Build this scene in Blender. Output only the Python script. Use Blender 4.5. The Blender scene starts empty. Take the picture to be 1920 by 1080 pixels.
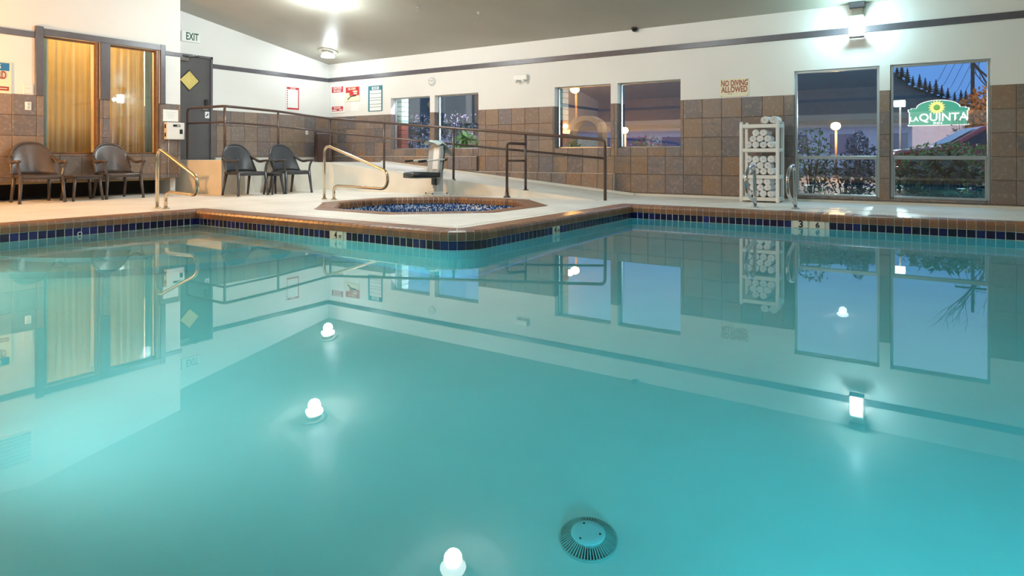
import bpy, bmesh, math, random
from mathutils import Vector, Matrix
from mathutils.geometry import tessellate_polygon
random.seed(11)
S = bpy.context.scene
C = S.collection
PI = math.pi

# ---------------------------------------------------------------- camera, sky, exposure
CAM_A = math.atan2(800, 1206)
cd = bpy.data.cameras.new('camera'); cam = bpy.data.objects.new('camera', cd); C.objects.link(cam)
cam.location = (0, 0, 0.69); cam.rotation_euler = (PI/2, 0, CAM_A)
cd.sensor_width = 36.0; cd.lens = 36.0*1206/1920; cd.shift_y = -(540-291)/1920.0
cd.clip_start = 0.02; cd.clip_end = 600
S.camera = cam
S.view_settings.view_transform = 'Standard'; S.view_settings.look = 'None'
S.view_settings.exposure = 0.36; S.view_settings.gamma = 1.0; S.view_settings.use_curve_mapping = False

wd = bpy.data.worlds.new('dusk_sky'); S.world = wd; wd.use_nodes = True
nt = wd.node_tree; nt.nodes.clear()
wo = nt.nodes.new('ShaderNodeOutputWorld'); wb = nt.nodes.new('ShaderNodeBackground')
tc = nt.nodes.new('ShaderNodeTexCoord'); sx = nt.nodes.new('ShaderNodeSeparateXYZ'); cr = nt.nodes.new('ShaderNodeValToRGB')
nt.links.new(tc.outputs['Generated'], sx.inputs[0]); nt.links.new(sx.outputs[2], cr.inputs[0])
for _i in range(2): cr.color_ramp.elements.new(0.5)
for _i, (_p, _c) in enumerate(((0.0, (0.10, 0.28, 0.68)), (0.14, (0.11, 0.30, 0.74)), (0.28, (0.55, 0.80, 1.10)), (0.55, (0.25, 0.52, 0.95)))):
    cr.color_ramp.elements[_i].position = _p; cr.color_ramp.elements[_i].color = (*_c, 1)
nt.links.new(cr.outputs[0], wb.inputs[0]); wb.inputs[1].default_value = 1.1
nt.links.new(wb.outputs[0], wo.inputs[0])

# ---------------------------------------------------------------- helpers
class MB:
    """collects geometry for ONE mesh object"""
    def __init__(s): s.v = []; s.f = []; s.m = []; s.sm = []; s.mi = 0; s.smooth = False
    def _f(s, idx):
        s.f.append(idx); s.m.append(s.mi); s.sm.append(s.smooth)
    def add(s, vs, fs, M=None):
        b = len(s.v)
        for p in vs:
            s.v.append(tuple(M @ Vector(p)) if M is not None else tuple(p))
        for f in fs: s._f([b+i for i in f])
        return s
    def box(s, x0, x1, y0, y1, z0, z1, M=None):
        vs = [(x, y, z) for x in (x0, x1) for y in (y0, y1) for z in (z0, z1)]
        return s.add(vs, [(0,1,3,2),(4,6,7,5),(0,4,5,1),(2,3,7,6),(0,2,6,4),(1,5,7,3)], M)
    def cbox(s, x0, x1, y0, y1, z0, z1, c=0.01, M=None):
        """box with chamfered edges"""
        vs = []; key = {}
        X = (x0, x1); Y = (y0, y1); Z = (z0, z1)
        for i in (0,1):
            for j in (0,1):
                for k in (0,1):
                    sx_ = 1 if i == 0 else -1; sy_ = 1 if j == 0 else -1; sz_ = 1 if k == 0 else -1
                    key[i,j,k,'x'] = len(vs); vs.append((X[i], Y[j]+sy_*c, Z[k]+sz_*c))
                    key[i,j,k,'y'] = len(vs); vs.append((X[i]+sx_*c, Y[j], Z[k]+sz_*c))
                    key[i,j,k,'z'] = len(vs); vs.append((X[i]+sx_*c, Y[j]+sy_*c, Z[k]))
        fs = []
        K = key
        for i in (0,1):
            q = [K[i,0,0,'x'],K[i,0,1,'x'],K[i,1,1,'x'],K[i,1,0,'x']]; fs.append(q if i == 0 else q[::-1])
            q = [K[0,i,0,'y'],K[1,i,0,'y'],K[1,i,1,'y'],K[0,i,1,'y']]; fs.append(q if i == 0 else q[::-1])
            q = [K[0,0,i,'z'],K[0,1,i,'z'],K[1,1,i,'z'],K[1,0,i,'z']]; fs.append(q if i == 0 else q[::-1])
            for j in (0,1):
                q = [K[0,i,j,'y'],K[1,i,j,'y'],K[1,i,j,'z'],K[0,i,j,'z']]; fs.append(q if i == j else q[::-1])
                q = [K[i,0,j,'x'],K[i,1,j,'x'],K[i,1,j,'z'],K[i,0,j,'z']]; fs.append(q[::-1] if i == j else q)
                q = [K[i,j,0,'x'],K[i,j,1,'x'],K[i,j,1,'y'],K[i,j,0,'y']]; fs.append(q if i == j else q[::-1])
                for k in (0,1):
                    q = [K[i,j,k,'x'],K[i,j,k,'y'],K[i,j,k,'z']]; fs.append(q if (i+j+k) % 2 else q[::-1])
        return s.add(vs, fs, M)
    def tube(s, path, r, seg=10, closed=False, M=None, flat=1.0):
        """tube through 3D points; r number or list; flat squashes the section vertically"""
        P = [Vector(p) for p in path]; n = len(P)
        R = r if isinstance(r, (list, tuple)) else [r]*n
        vs = []; prev = None
        for i in range(n):
            if closed: t = (P[(i+1) % n]-P[i-1])
            else: t = P[min(i+1, n-1)]-P[max(i-1, 0)]
            t.normalize()
            if prev is None:
                a = Vector((0,0,1)) if abs(t.z) < 0.9 else Vector((1,0,0))
                u = t.cross(a).normalized()
            else:
                u = (prev - t*prev.dot(t)); u.normalize()
            w = t.cross(u).normalized(); prev = u
            for k in range(seg):
                a = 2*PI*k/seg
                vs.append(P[i]+u*math.cos(a)*R[i]+w*math.sin(a)*R[i]*flat)
        fs = []
        for i in range(n if closed else n-1):
            a = i*seg; b = ((i+1) % n)*seg
            for k in range(seg):
                fs.append((a+k, a+(k+1) % seg, b+(k+1) % seg, b+k))
        if not closed:
            fs.append(tuple(range(seg))[::-1]); fs.append(tuple((n-1)*seg+k for k in range(seg)))
        old = s.smooth; s.smooth = True; s.add(vs, fs, M); s.smooth = old
        return s
    def lathe(s, prof, seg=24, M=None, smooth=True):
        vs = []; fs = []
        n = len(prof)
        for (r, z) in prof:
            for k in range(seg):
                a = 2*PI*k/seg; vs.append((r*math.cos(a), r*math.sin(a), z))
        for i in range(n-1):
            for k in range(seg):
                fs.append((i*seg+k, i*seg+(k+1) % seg, (i+1)*seg+(k+1) % seg, (i+1)*seg+k))
        fs.append(tuple(range(seg))[::-1]); fs.append(tuple((n-1)*seg+k for k in range(seg)))
        old = s.smooth; s.smooth = smooth; s.add(vs, fs, M); s.smooth = old
        return s
    def prism(s, poly, z0, z1, M=None):
        """polygon (x,y) CCW extruded along z"""
        n = len(poly)
        vs = [(x, y, z0) for x, y in poly]+[(x, y, z1) for x, y in poly]
        fs = [tuple(range(n))[::-1], tuple(range(n, 2*n))]
        for i in range(n):
            j = (i+1) % n; fs.append((i, j, n+j, n+i))
        return s.add(vs, fs, M)
    def quad(s, a, b, c, d): return s.add([a, b, c, d], [(0,1,2,3)])
    def mesh(s, name, mats):
        me = bpy.data.meshes.new(name); me.from_pydata(s.v, [], s.f)
        for m in (mats if isinstance(mats, (list, tuple)) else [mats]): me.materials.append(m)
        me.polygons.foreach_set('material_index', s.m)
        me.polygons.foreach_set('use_smooth', s.sm)
        bm = bmesh.new(); bm.from_mesh(me); bmesh.ops.recalc_face_normals(bm, faces=bm.faces); bm.to_mesh(me); bm.free()
        me.update(); return me
    def build(s, name, mats, parent=None, loc=(0,0,0), rz=0.0):
        return obj(name, s.mesh(name, mats), parent, loc, rz)

def obj(name, me, parent=None, loc=(0,0,0), rz=0.0):
    o = bpy.data.objects.new(name, me); C.objects.link(o)
    o.location = loc; o.rotation_euler = (0, 0, rz)
    if parent is not None: o.parent = parent
    return o
def tag(o, label, cat, group=None):
    o['label'] = label; o['category'] = cat
    if group: o['group'] = group
    return o
def thing(name, label, cat, loc=(0,0,0), rz=0.0, group=None):
    return tag(obj(name, None, None, loc, rz), label, cat, group)
def struct(o): o['kind'] = 'structure'; return o
def copy_tree(o, parent=None):
    c = o.copy(); C.objects.link(c); c.parent = parent
    for ch in [x for x in o.children]: copy_tree(ch, c)
    return c
def dup(o, loc, rz, label, sc=None):
    c = copy_tree(o); c.location = loc; c.rotation_euler = (0, 0, rz); c['label'] = label
    if sc: c.scale = sc
    return c
def T(x, y, z): return Matrix.Translation((x, y, z))
def RX(a): return Matrix.Rotation(a, 4, 'X')
def RY(a): return Matrix.Rotation(a, 4, 'Y')
def RZ(a): return Matrix.Rotation(a, 4, 'Z')
def smooth_path(pts, r=0.06, n=5):
    """round the corners of a polyline"""
    P = [Vector(p) for p in pts]; out = [P[0]]
    for i in range(1, len(P)-1):
        a = (P[i-1]-P[i]); b = (P[i+1]-P[i]); d = min(r, a.length*0.49, b.length*0.49)
        p0 = P[i]+a.normalized()*d; p1 = P[i]+b.normalized()*d
        for k in range(n+1):
            t = k/n; out.append(p0*(1-t)**2+P[i]*2*t*(1-t)+p1*t*t)
    out.append(P[-1]); return out
def lettering(s, size, mat, parent, loc, rot, sx=1.0, name='lettering'):
    cu = bpy.data.curves.new(name, 'FONT'); cu.body = s; cu.size = size; cu.align_x = 'CENTER'; cu.align_y = 'CENTER'
    cu.extrude = 0.0012; cu.offset = size*0.02; cu.resolution_u = 3; cu.space_line = 0.85
    o = bpy.data.objects.new(name, cu); C.objects.link(o)
    dg = bpy.context.evaluated_depsgraph_get(); dg.update()
    me = bpy.data.meshes.new_from_object(o.evaluated_get(dg)); me.name = name
    bpy.data.objects.remove(o)
    me.materials.clear(); me.materials.append(mat)
    t = obj(name, me, parent, loc); t.rotation_euler = rot; t.scale = (sx, 1, 1)
    return t
FACE_MY = (PI/2, 0, 0)          # lettering that faces -Y
FACE_PX = (PI/2, 0, PI/2)       # lettering that faces +X

# ---------------------------------------------------------------- materials
def mat(name, col, rough=0.5, metal=0.0, spec=0.5, noise=0.0, nscale=6.0, bump=0.0, bscale=40.0, emit=None, es=1.0, col2=None, coat=0.0):
    m = bpy.data.materials.new(name); m.use_nodes = True
    n = m.node_tree.nodes; l = m.node_tree.links; b = n['Principled BSDF']
    b.inputs['Base Color'].default_value = (*col, 1); b.inputs['Roughness'].default_value = rough
    b.inputs['Metallic'].default_value = metal; b.inputs['Specular IOR Level'].default_value = spec
    if coat: b.inputs['Coat Weight'].default_value = coat; b.inputs['Coat Roughness'].default_value = 0.08
    t = n.new('ShaderNodeTexCoord')
    if noise > 0 or col2:
        q = n.new('ShaderNodeTexNoise'); q.inputs['Scale'].default_value = nscale; q.inputs['Detail'].default_value = 5
        l.new(t.outputs['Object'], q.inputs['Vector'])
        r = n.new('ShaderNodeValToRGB'); r.color_ramp.elements[0].position = 0.3; r.color_ramp.elements[1].position = 0.7
        c2 = col2 if col2 else tuple(min(1, c*(1+noise)) for c in col)
        c1 = col if col2 else tuple(c*(1-noise) for c in col)
        r.color_ramp.elements[0].color = (*c1, 1); r.color_ramp.elements[1].color = (*c2, 1)
        l.new(q.outputs[0], r.inputs[0]); l.new(r.outputs[0], b.inputs['Base Color'])
    if bump > 0:
        q2 = n.new('ShaderNodeTexNoise'); q2.inputs['Scale'].default_value = bscale; q2.inputs['Detail'].default_value = 4
        l.new(t.outputs['Object'], q2.inputs['Vector'])
        bp = n.new('ShaderNodeBump'); bp.inputs['Strength'].default_value = bump; bp.inputs['Distance'].default_value = 0.01
        l.new(q2.outputs[0], bp.inputs['Height']); l.new(bp.outputs[0], b.inputs['Normal'])
    if emit:
        b.inputs['Emission Color'].default_value = (*emit, 1); b.inputs['Emission Strength'].default_value = es
    return m

def random_tile_mat(name, cols, rough, nmix=0.5, nscale=9.0, bump=0.3, coat=0.0, fleck=None):
    """every piece takes its own colour from the list, with mottling inside the piece"""
    m = bpy.data.materials.new(name); m.use_nodes = True
    n = m.node_tree.nodes; l = m.node_tree.links; b = n['Principled BSDF']
    b.inputs['Roughness'].default_value = rough
    if coat: b.inputs['Coat Weight'].default_value = coat; b.inputs['Coat Roughness'].default_value = 0.1
    oi = n.new('ShaderNodeObjectInfo'); r1 = n.new('ShaderNodeValToRGB'); r1.color_ramp.interpolation = 'CONSTANT'
    k = len(cols)
    while len(r1.color_ramp.elements) < k: r1.color_ramp.elements.new(0.5)
    for i, c in enumerate(cols):
        r1.color_ramp.elements[i].position = i/k; r1.color_ramp.elements[i].color = (*c, 1)
    l.new(oi.outputs['Random'], r1.inputs[0])
    mu = n.new('ShaderNodeMath'); mu.operation = 'MULTIPLY'; mu.inputs[1].default_value = 7.31
    fr = n.new('ShaderNodeMath'); fr.operation = 'FRACT'
    l.new(oi.outputs['Random'], mu.inputs[0]); l.new(mu.outputs[0], fr.inputs[0])
    r2 = n.new('ShaderNodeValToRGB'); r2.color_ramp.interpolation = 'CONSTANT'
    while len(r2.color_ramp.elements) < k: r2.color_ramp.elements.new(0.5)
    for i, c in enumerate(cols):
        r2.color_ramp.elements[i].position = i/k; r2.color_ramp.elements[i].color = (*c, 1)
    l.new(fr.outputs[0], r2.inputs[0])
    t = n.new('ShaderNodeTexCoord'); va = n.new('ShaderNodeVectorMath'); va.operation = 'ADD'
    sc = n.new('ShaderNodeMath'); sc.operation = 'MULTIPLY'; sc.inputs[1].default_value = 40
    l.new(oi.outputs['Random'], sc.inputs[0]); l.new(t.outputs['Object'], va.inputs[0]); l.new(sc.outputs[0], va.inputs[1])
    q = n.new('ShaderNodeTexNoise'); q.inputs['Scale'].default_value = nscale; q.inputs['Detail'].default_value = 6
    q.inputs['Distortion'].default_value = 0.8
    l.new(va.outputs[0], q.inputs['Vector'])
    rr = n.new('ShaderNodeMapRange'); rr.inputs[1].default_value = 0.4; rr.inputs[2].default_value = 0.68; rr.inputs[4].default_value = nmix
    l.new(q.outputs[0], rr.inputs[0])
    mx = n.new('ShaderNodeMix'); mx.data_type = 'RGBA'
    l.new(rr.outputs[0], mx.inputs[0]); l.new(r1.outputs[0], mx.inputs[6]); l.new(r2.outputs[0], mx.inputs[7])
    out = mx.outputs[2]
    if fleck:
        q3 = n.new('ShaderNodeTexNoise'); q3.inputs['Scale'].default_value = nscale*4; q3.inputs['Detail'].default_value = 6
        l.new(va.outputs[0], q3.inputs['Vector'])
        r3 = n.new('ShaderNodeMapRange'); r3.inputs[1].default_value = 0.52; r3.inputs[2].default_value = 0.75; r3.inputs[4].default_value = 0.6
        l.new(q3.outputs[0], r3.inputs[0])
        m3 = n.new('ShaderNodeMix'); m3.data_type = 'RGBA'; m3.inputs[7].default_value = (*fleck, 1)
        l.new(r3.outputs[0], m3.inputs[0]); l.new(out, m3.inputs[6]); out = m3.outputs[2]
    l.new(out, b.inputs['Base Color'])
    if bump:
        bp = n.new('ShaderNodeBump'); bp.inputs['Strength'].default_value = bump; bp.inputs['Distance'].default_value = 0.006
        l.new(q.outputs[0], bp.inputs['Height']); l.new(bp.outputs[0], b.inputs['Normal'])
    return m

def glass_mat(name, tint, base=0.1):
    """thin window pane: transparent with a Fresnel mirror"""
    m = bpy.data.materials.new(name); m.use_nodes = True
    n = m.node_tree.nodes; l = m.node_tree.links; n.clear()
    o = n.new('ShaderNodeOutputMaterial'); tr = n.new('ShaderNodeBsdfTransparent'); gl = n.new('ShaderNodeBsdfGlossy')
    tr.inputs[0].default_value = (*tint, 1); gl.inputs['Roughness'].default_value = 0.015
    ge = n.new('ShaderNodeNewGeometry'); dt = n.new('ShaderNodeVectorMath'); dt.operation = 'DOT_PRODUCT'
    l.new(ge.outputs['Normal'], dt.inputs[0]); l.new(ge.outputs['Incoming'], dt.inputs[1])
    def mt(op, a, v=None, v0=None):
        q = n.new('ShaderNodeMath'); q.operation = op; q.use_clamp = True
        if a is not None: l.new(a, q.inputs[0 if v0 is None else 1])
        if v is not None: q.inputs[1].default_value = v
        if v0 is not None: q.inputs[0].default_value = v0
        return q.outputs[0]
    ab = n.new('ShaderNodeMath'); ab.operation = 'ABSOLUTE'; l.new(dt.outputs['Value'], ab.inputs[0])
    p5 = mt('POWER', mt('SUBTRACT', ab.outputs[0], None, 1.0), 5.0)
    fres = mt('ADD', mt('MULTIPLY', p5, 1-base), base)          # Schlick
    mx = n.new('ShaderNodeMixShader')
    l.new(fres, mx.inputs[0]); l.new(tr.outputs[0], mx.inputs[1]); l.new(gl.outputs[0], mx.inputs[2])
    l.new(mx.outputs[0], o.inputs[0]); return m

def water_mat(name, acol, dens):
    m = bpy.data.materials.new(name); m.use_nodes = True
    n = m.node_tree.nodes; l = m.node_tree.links; n.clear()
    o = n.new('ShaderNodeOutputMaterial'); g = n.new('ShaderNodeBsdfGlass')
    g.inputs['IOR'].default_value = 1.33; g.inputs['Roughness'].default_value = 0.0; g.inputs['Color'].default_value = (1, 1, 1, 1)
    v = n.new('ShaderNodeVolumeAbsorption'); v.inputs['Color'].default_value = (*acol, 1); v.inputs['Density'].default_value = dens
    l.new(g.outputs[0], o.inputs['Surface']); l.new(v.outputs[0], o.inputs['Volume']); return m

def mosaic_mat(name):
    m = bpy.data.materials.new(name); m.use_nodes = True
    n = m.node_tree.nodes; l = m.node_tree.links; b = n['Principled BSDF']; b.inputs['Roughness'].default_value = 0.15
    t = n.new('ShaderNodeTexCoord'); s_ = n.new('ShaderNodeVectorMath'); s_.operation = 'SCALE'; s_.inputs[3].default_value = 55
    f = n.new('ShaderNodeVectorMath'); f.operation = 'FLOOR'; w = n.new('ShaderNodeTexWhiteNoise')
    r = n.new('ShaderNodeValToRGB'); r.color_ramp.interpolation = 'CONSTANT'
    cs = [(0.0, (0.02,0.06,0.3)), (0.3, (0.05,0.2,0.55)), (0.5, (0.01,0.02,0.1)), (0.58, (0.75,0.8,0.9)), (0.86, (0.2,0.4,0.75))]
    while len(r.color_ramp.elements) < len(cs): r.color_ramp.elements.new(0.5)
    for i, (p, c) in enumerate(cs): r.color_ramp.elements[i].position = p; r.color_ramp.elements[i].color = (*c, 1)
    l.new(t.outputs['Object'], s_.inputs[0]); l.new(s_.outputs[0], f.inputs[0]); l.new(f.outputs[0], w.inputs[0]); l.new(w.outputs[0], r.inputs[0])
    l.new(r.outputs[0], b.inputs['Base Color']); return m

def woven_mat(name, col):
    m = mat(name, col, 0.32, spec=0.6)
    n = m.node_tree.nodes; l = m.node_tree.links; b = n['Principled BSDF']
    t = n.new('ShaderNodeTexCoord'); mp = n.new('ShaderNodeMapping'); mp.inputs['Scale'].default_value = (1, 60, 60)
    ck = n.new('ShaderNodeTexChecker'); ck.inputs['Scale'].default_value = 1.0
    l.new(t.outputs['Object'], mp.inputs[0]); l.new(mp.outputs[0], ck.inputs[0])
    bp = n.new('ShaderNodeBump'); bp.inputs['Strength'].default_value = 0.9; bp.inputs['Distance'].default_value = 0.006
    l.new(ck.outputs['Fac'], bp.inputs['Height']); l.new(bp.outputs[0], b.inputs['Normal'])
    mx = n.new('ShaderNodeMix'); mx.data_type = 'RGBA'; mx.inputs[6].default_value = (*[c*0.45 for c in col], 1); mx.inputs[7].default_value = (*[min(1, c*1.5) for c in col], 1)
    l.new(ck.outputs['Fac'], mx.inputs[0]); l.new(mx.outputs[2], b.inputs['Base Color']); return m

def curtain_mat(name, col):
    m = mat(name, col, 0.85, noise=0.06, nscale=5)
    n = m.node_tree.nodes; l = m.node_tree.links; b = n['Principled BSDF']; o = n['Material Output']
    t = n.new('ShaderNodeBsdfTranslucent'); t.inputs[0].default_value = (*col, 1); x = n.new('ShaderNodeMixShader'); x.inputs[0].default_value = 0.45
    l.new(b.outputs[0], x.inputs[1]); l.new(t.outputs[0], x.inputs[2]); l.new(x.outputs[0], o.inputs[0]); return m

WHITE = mat('white_paint', (0.80, 0.785, 0.755), 0.55, noise=0.02, nscale=1.5, bump=0.06, bscale=60)
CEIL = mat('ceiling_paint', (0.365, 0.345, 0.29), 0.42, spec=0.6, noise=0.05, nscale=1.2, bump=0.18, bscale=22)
TRIM = mat('trim_paint', (0.105, 0.095, 0.11), 0.35, noise=0.1, nscale=8, bump=0.1, bscale=30)
GROUT = mat('slate_grout', (0.17, 0.135, 0.115), 0.8, noise=0.15)
SLATE = random_tile_mat('slate_tile', [(0.19,0.14,0.115),(0.25,0.185,0.15),(0.15,0.13,0.13),(0.26,0.16,0.095),(0.21,0.15,0.12),(0.18,0.155,0.16),(0.26,0.18,0.125),(0.22,0.17,0.145)], 0.45, 0.85, 5.0, 0.5, fleck=(0.36,0.31,0.28))
DECK = mat('deck_concrete', (0.80, 0.775, 0.715), 0.5, spec=0.45, noise=0.1, nscale=1.6, bump=0.1, bscale=80)
RAMPM = mat('painted_concrete', (0.74, 0.71, 0.63), 0.6, noise=0.07, nscale=2.5, bump=0.1, bscale=40)
CLAY = random_tile_mat('clay_coping', [(0.26,0.115,0.055),(0.22,0.10,0.055),(0.30,0.14,0.065),(0.20,0.105,0.065),(0.25,0.13,0.075)], 0.35, 0.4, 12, 0.15)
NAVY = random_tile_mat('navy_glaze', [(0.012,0.014,0.085),(0.010,0.010,0.040),(0.020,0.020,0.13),(0.020,0.010,0.045),(0.008,0.012,0.030)], 0.12, 0.2, 20, 0.0, coat=0.3)
WGROUT = mat('pool_grout', (0.72, 0.69, 0.62), 0.7)
MARK = mat('marker_tile', (0.82, 0.78, 0.66), 0.25)
INK = mat('black_ink', (0.012, 0.012, 0.014), 0.5)
PLASTER = mat('pool_plaster', (0.80, 0.88, 0.87), 0.7, noise=0.05, nscale=1.3, bump=0.05, bscale=30)
MOSAIC = mosaic_mat('blue_mosaic')
POOLW = water_mat('pool_water', (0.20, 0.92, 0.98), 0.47)
SPAW = water_mat('spa_water', (0.55, 0.93, 0.95), 0.4)
WARMLIT_METAL = mat('brushed_rail', (0.62, 0.55, 0.43), 0.18, metal=1.0)  # warm lamp tone on the chrome rails is put into this metal colour
CHROME = mat('chrome', (0.62, 0.62, 0.64), 0.12, metal=1.0)
RAIL = mat('brown_pipe', (0.075, 0.045, 0.038), 0.3, spec=0.6)
RESIN = mat('brown_resin', (0.075, 0.058, 0.055), 0.3, spec=0.6)
WOVEN = woven_mat('woven_resin', (0.10, 0.08, 0.075))
DRESIN = mat('charcoal_resin', (0.045, 0.045, 0.052), 0.3, spec=0.6)
DWOVEN = woven_mat('charcoal_woven', (0.055, 0.058, 0.066))
WPLAS = mat('white_plastic', (0.80, 0.79, 0.75), 0.35)
TOWEL = mat('white_terry', (0.86, 0.86, 0.87), 0.95, noise=0.05, nscale=30, bump=0.8, bscale=120)
PAPER = mat('white_paper', (0.86, 0.86, 0.84), 0.6)
CREAM = mat('cream_board', (0.82, 0.76, 0.56), 0.5)
RED = mat('red_print', (0.55, 0.035, 0.04), 0.5)
ORED = mat('rust_print', (0.34, 0.045, 0.025), 0.5)
TEAL = mat('teal_print', (0.03, 0.21, 0.28), 0.5)
BLUE = mat('blue_print', (0.02, 0.17, 0.42), 0.5)
GREENT = mat('green_ink', (0.02, 0.10, 0.05), 0.5)
ALU = mat('aluminium', (0.55, 0.57, 0.58), 0.3, metal=0.8)
PANE = glass_mat('window_glass', (0.97, 0.98, 0.98), 0.15)
LPANE = glass_mat('office_glass', (0.97, 0.98, 0.97), 0.06)
WOODF = mat('brown_sash', (0.20, 0.085, 0.03), 0.4, noise=0.2, nscale=10)
DOORM = mat('grey_door', (0.095, 0.088, 0.09), 0.45, noise=0.05)
CURT = curtain_mat('gold_curtain', (0.82, 0.68, 0.40))
CURT2 = curtain_mat('pale_blue_drape', (0.50, 0.60, 0.63))
BLACK = mat('black_plastic', (0.015, 0.015, 0.016), 0.4)
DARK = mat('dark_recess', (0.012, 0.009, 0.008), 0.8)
BINM = mat('dark_brown_bin', (0.045, 0.018, 0.014), 0.4)
OPAL = mat('opal_glass', (0.9, 0.9, 0.88), 0.3, emit=(0.93, 1.0, 0.97), es=9.0)
LANTG = mat('lantern_glass', (0.9, 0.9, 0.9), 0.3, emit=(0.80, 1.0, 1.0), es=14.0)
WARMG = mat('warm_glass', (0.9, 0.8, 0.6), 0.3, emit=(1.0, 0.55, 0.2), es=8.0)
# ---------------------------------------------------------------- room constants
YB = 10.42; YF = -2.3; XE = -12.19; XL = -11.4; XR = 2.6; YC = 6.36; RIDGE = 4.06
def ceil_z(y): return 2.86+0.171*((YB-y) if y > RIDGE else (y-YF))
WATER = -0.173; FLOOR = -1.33
TOPT = 1.60; P = 0.31

def cut(rect, holes):
    """rectangle minus rectangles"""
    out = [rect]
    for h in holes:
        nxt = []
        for (a0, a1, b0, b1) in out:
            x0, x1, z0, z1 = max(a0, h[0]), min(a1, h[1]), max(b0, h[2]), min(b1, h[3])
            if x0 >= x1 or z0 >= z1: nxt.append((a0, a1, b0, b1)); continue
            if a0 < x0: nxt.append((a0, x0, b0, b1))
            if x1 < a1: nxt.append((x1, a1, b0, b1))
            if b0 < z0: nxt.append((x0, x1, b0, z0))
            if z1 < b1: nxt.append((x0, x1, z1, b1))
        out = nxt
    return [r for r in out if r[1]-r[0] > 0.025 and r[3]-r[2] > 0.02]

tile_cache = {}
def slate_mesh(w, h):
    k = (round(w, 3), round(h, 3))
    if k in tile_cache: return tile_cache[k]
    b = MB(); x, z = w/2, h/2; c = 0.005; d = 0.010
    b.add([(-x,0,-z),(x,0,-z),(x,0,z),(-x,0,z),(-x,-d+c,-z),(x,-d+c,-z),(x,-d+c,z),(-x,-d+c,z),
           (-x+c,-d,-z+c),(x-c,-d,-z+c),(x-c,-d,z-c),(-x+c,-d,z-c)],
          [(0,1,5,4),(1,2,6,5),(2,3,7,6),(3,0,4,7),(4,5,9,8),(5,6,10,9),(6,7,11,10),(7,4,8,11),(8,9,10,11)])
    tile_cache[k] = b.mesh('tile', SLATE); return tile_cache[k]
def slate_field(parent, axis, off, u0, u1, z0, z1, anchor, holes=()):
    """slate tiles on a wall: axis 'x' = wall runs along X facing -Y at y=off, 'y' = runs along Y facing +X at x=off"""
    g = 0.003
    k0 = math.floor((u0-anchor)/P)-1; k1 = math.ceil((u1-anchor)/P)+1
    for r in range(6):
        zt = TOPT-r*P; zb = zt-P
        if zt <= z0+0.02 or zb >= z1-0.02: continue
        for k in range(k0, k1):
            a0, a1 = max(anchor+k*P, u0), min(anchor+(k+1)*P, u1)
            if a1-a0 < 0.03: continue
            for (p0, p1, q0, q1) in cut((a0, a1, max(zb, z0), min(zt, z1)), holes):
                me = slate_mesh(p1-p0-g, q1-q0-g)
                jit = random.uniform(-0.0012, 0.0012)
                if axis == 'x': obj('tile', me, parent, ((p0+p1)/2, off+jit, (q0+q1)/2))
                else: obj('tile', me, parent, (off+jit, (p0+p1)/2, (q0+q1)/2), PI/2)

# ---------------------------------------------------------------- back wall
W_SMALL = [(-10.14, -9.005), (-8.873, -7.724), (-5.959, -4.823), (-4.691, -3.563)]
W_BIG = [(-1.814, -0.695), (-0.566, 0.565)]
holes = [(a, b, 0.822, 1.953) for a, b in W_SMALL]+[(a, b, 0.085, 1.953) for a, b in W_BIG]
b = MB()
TH = 0.17
for (x0, x1, z0, z1) in cut((XE-0.3, XR+0.3, -0.3, 3.0), holes):
    for lo, hi, mi in ((z0, min(z1, TOPT), 1), (max(z0, TOPT), z1, 0)):
        if hi > lo: b.mi = mi; b.box(x0, x1, YB, YB+TH, lo, hi)
wall_back = struct(b.build('wall_back', [WHITE, GROUT]))
slate_field(wall_back, 'x', YB, -7.724, XR, 0.365, TOPT, 0.83, holes)
slate_field(wall_back, 'x', YB, -4.741, XR, 0.0, 0.365, 0.83, holes)
slate_field(wall_back, 'x', YB, XE, -7.724, 0.666, TOPT, 0.83, holes)
# stepped plinth of the back wall with its pale metal edging
b = MB(); b.mi = 0
b.box(XE, -7.724, 10.365, YB, 0.0, 0.66); b.box(-7.724, -4.741, 10.365, YB, 0.0, 0.36)
b.build('plinth', [GROUT], wall_back)
slate_field(wall_back, 'x', 10.365, XE, -7.728, 0.40, 0.662, 0.83)
slate_field(wall_back, 'x', 10.365, -10.5, -4.745, 0.0, 0.362, 0.83)
EDGE = mat('pale_edging', (0.62, 0.55, 0.47), 0.4)
b = MB(); b.box(XE, -7.72, 10.35, YB, 0.660, 0.670); b.build('edging', EDGE, wall_back)
b = MB(); b.box(-7.72, -4.737, 10.35, YB, 0.360, 0.369); b.build('edging', EDGE, wall_back)
b = MB(); b.box(-4.741, -4.735, 10.352, YB, 0.0, 0.366); b.build('edging', EDGE, wall_back)
b = MB(); b.box(-7.726, -7.718, 10.352, YB, 0.366, 0.668); b.build('edging', TRIM, wall_back)

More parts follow.
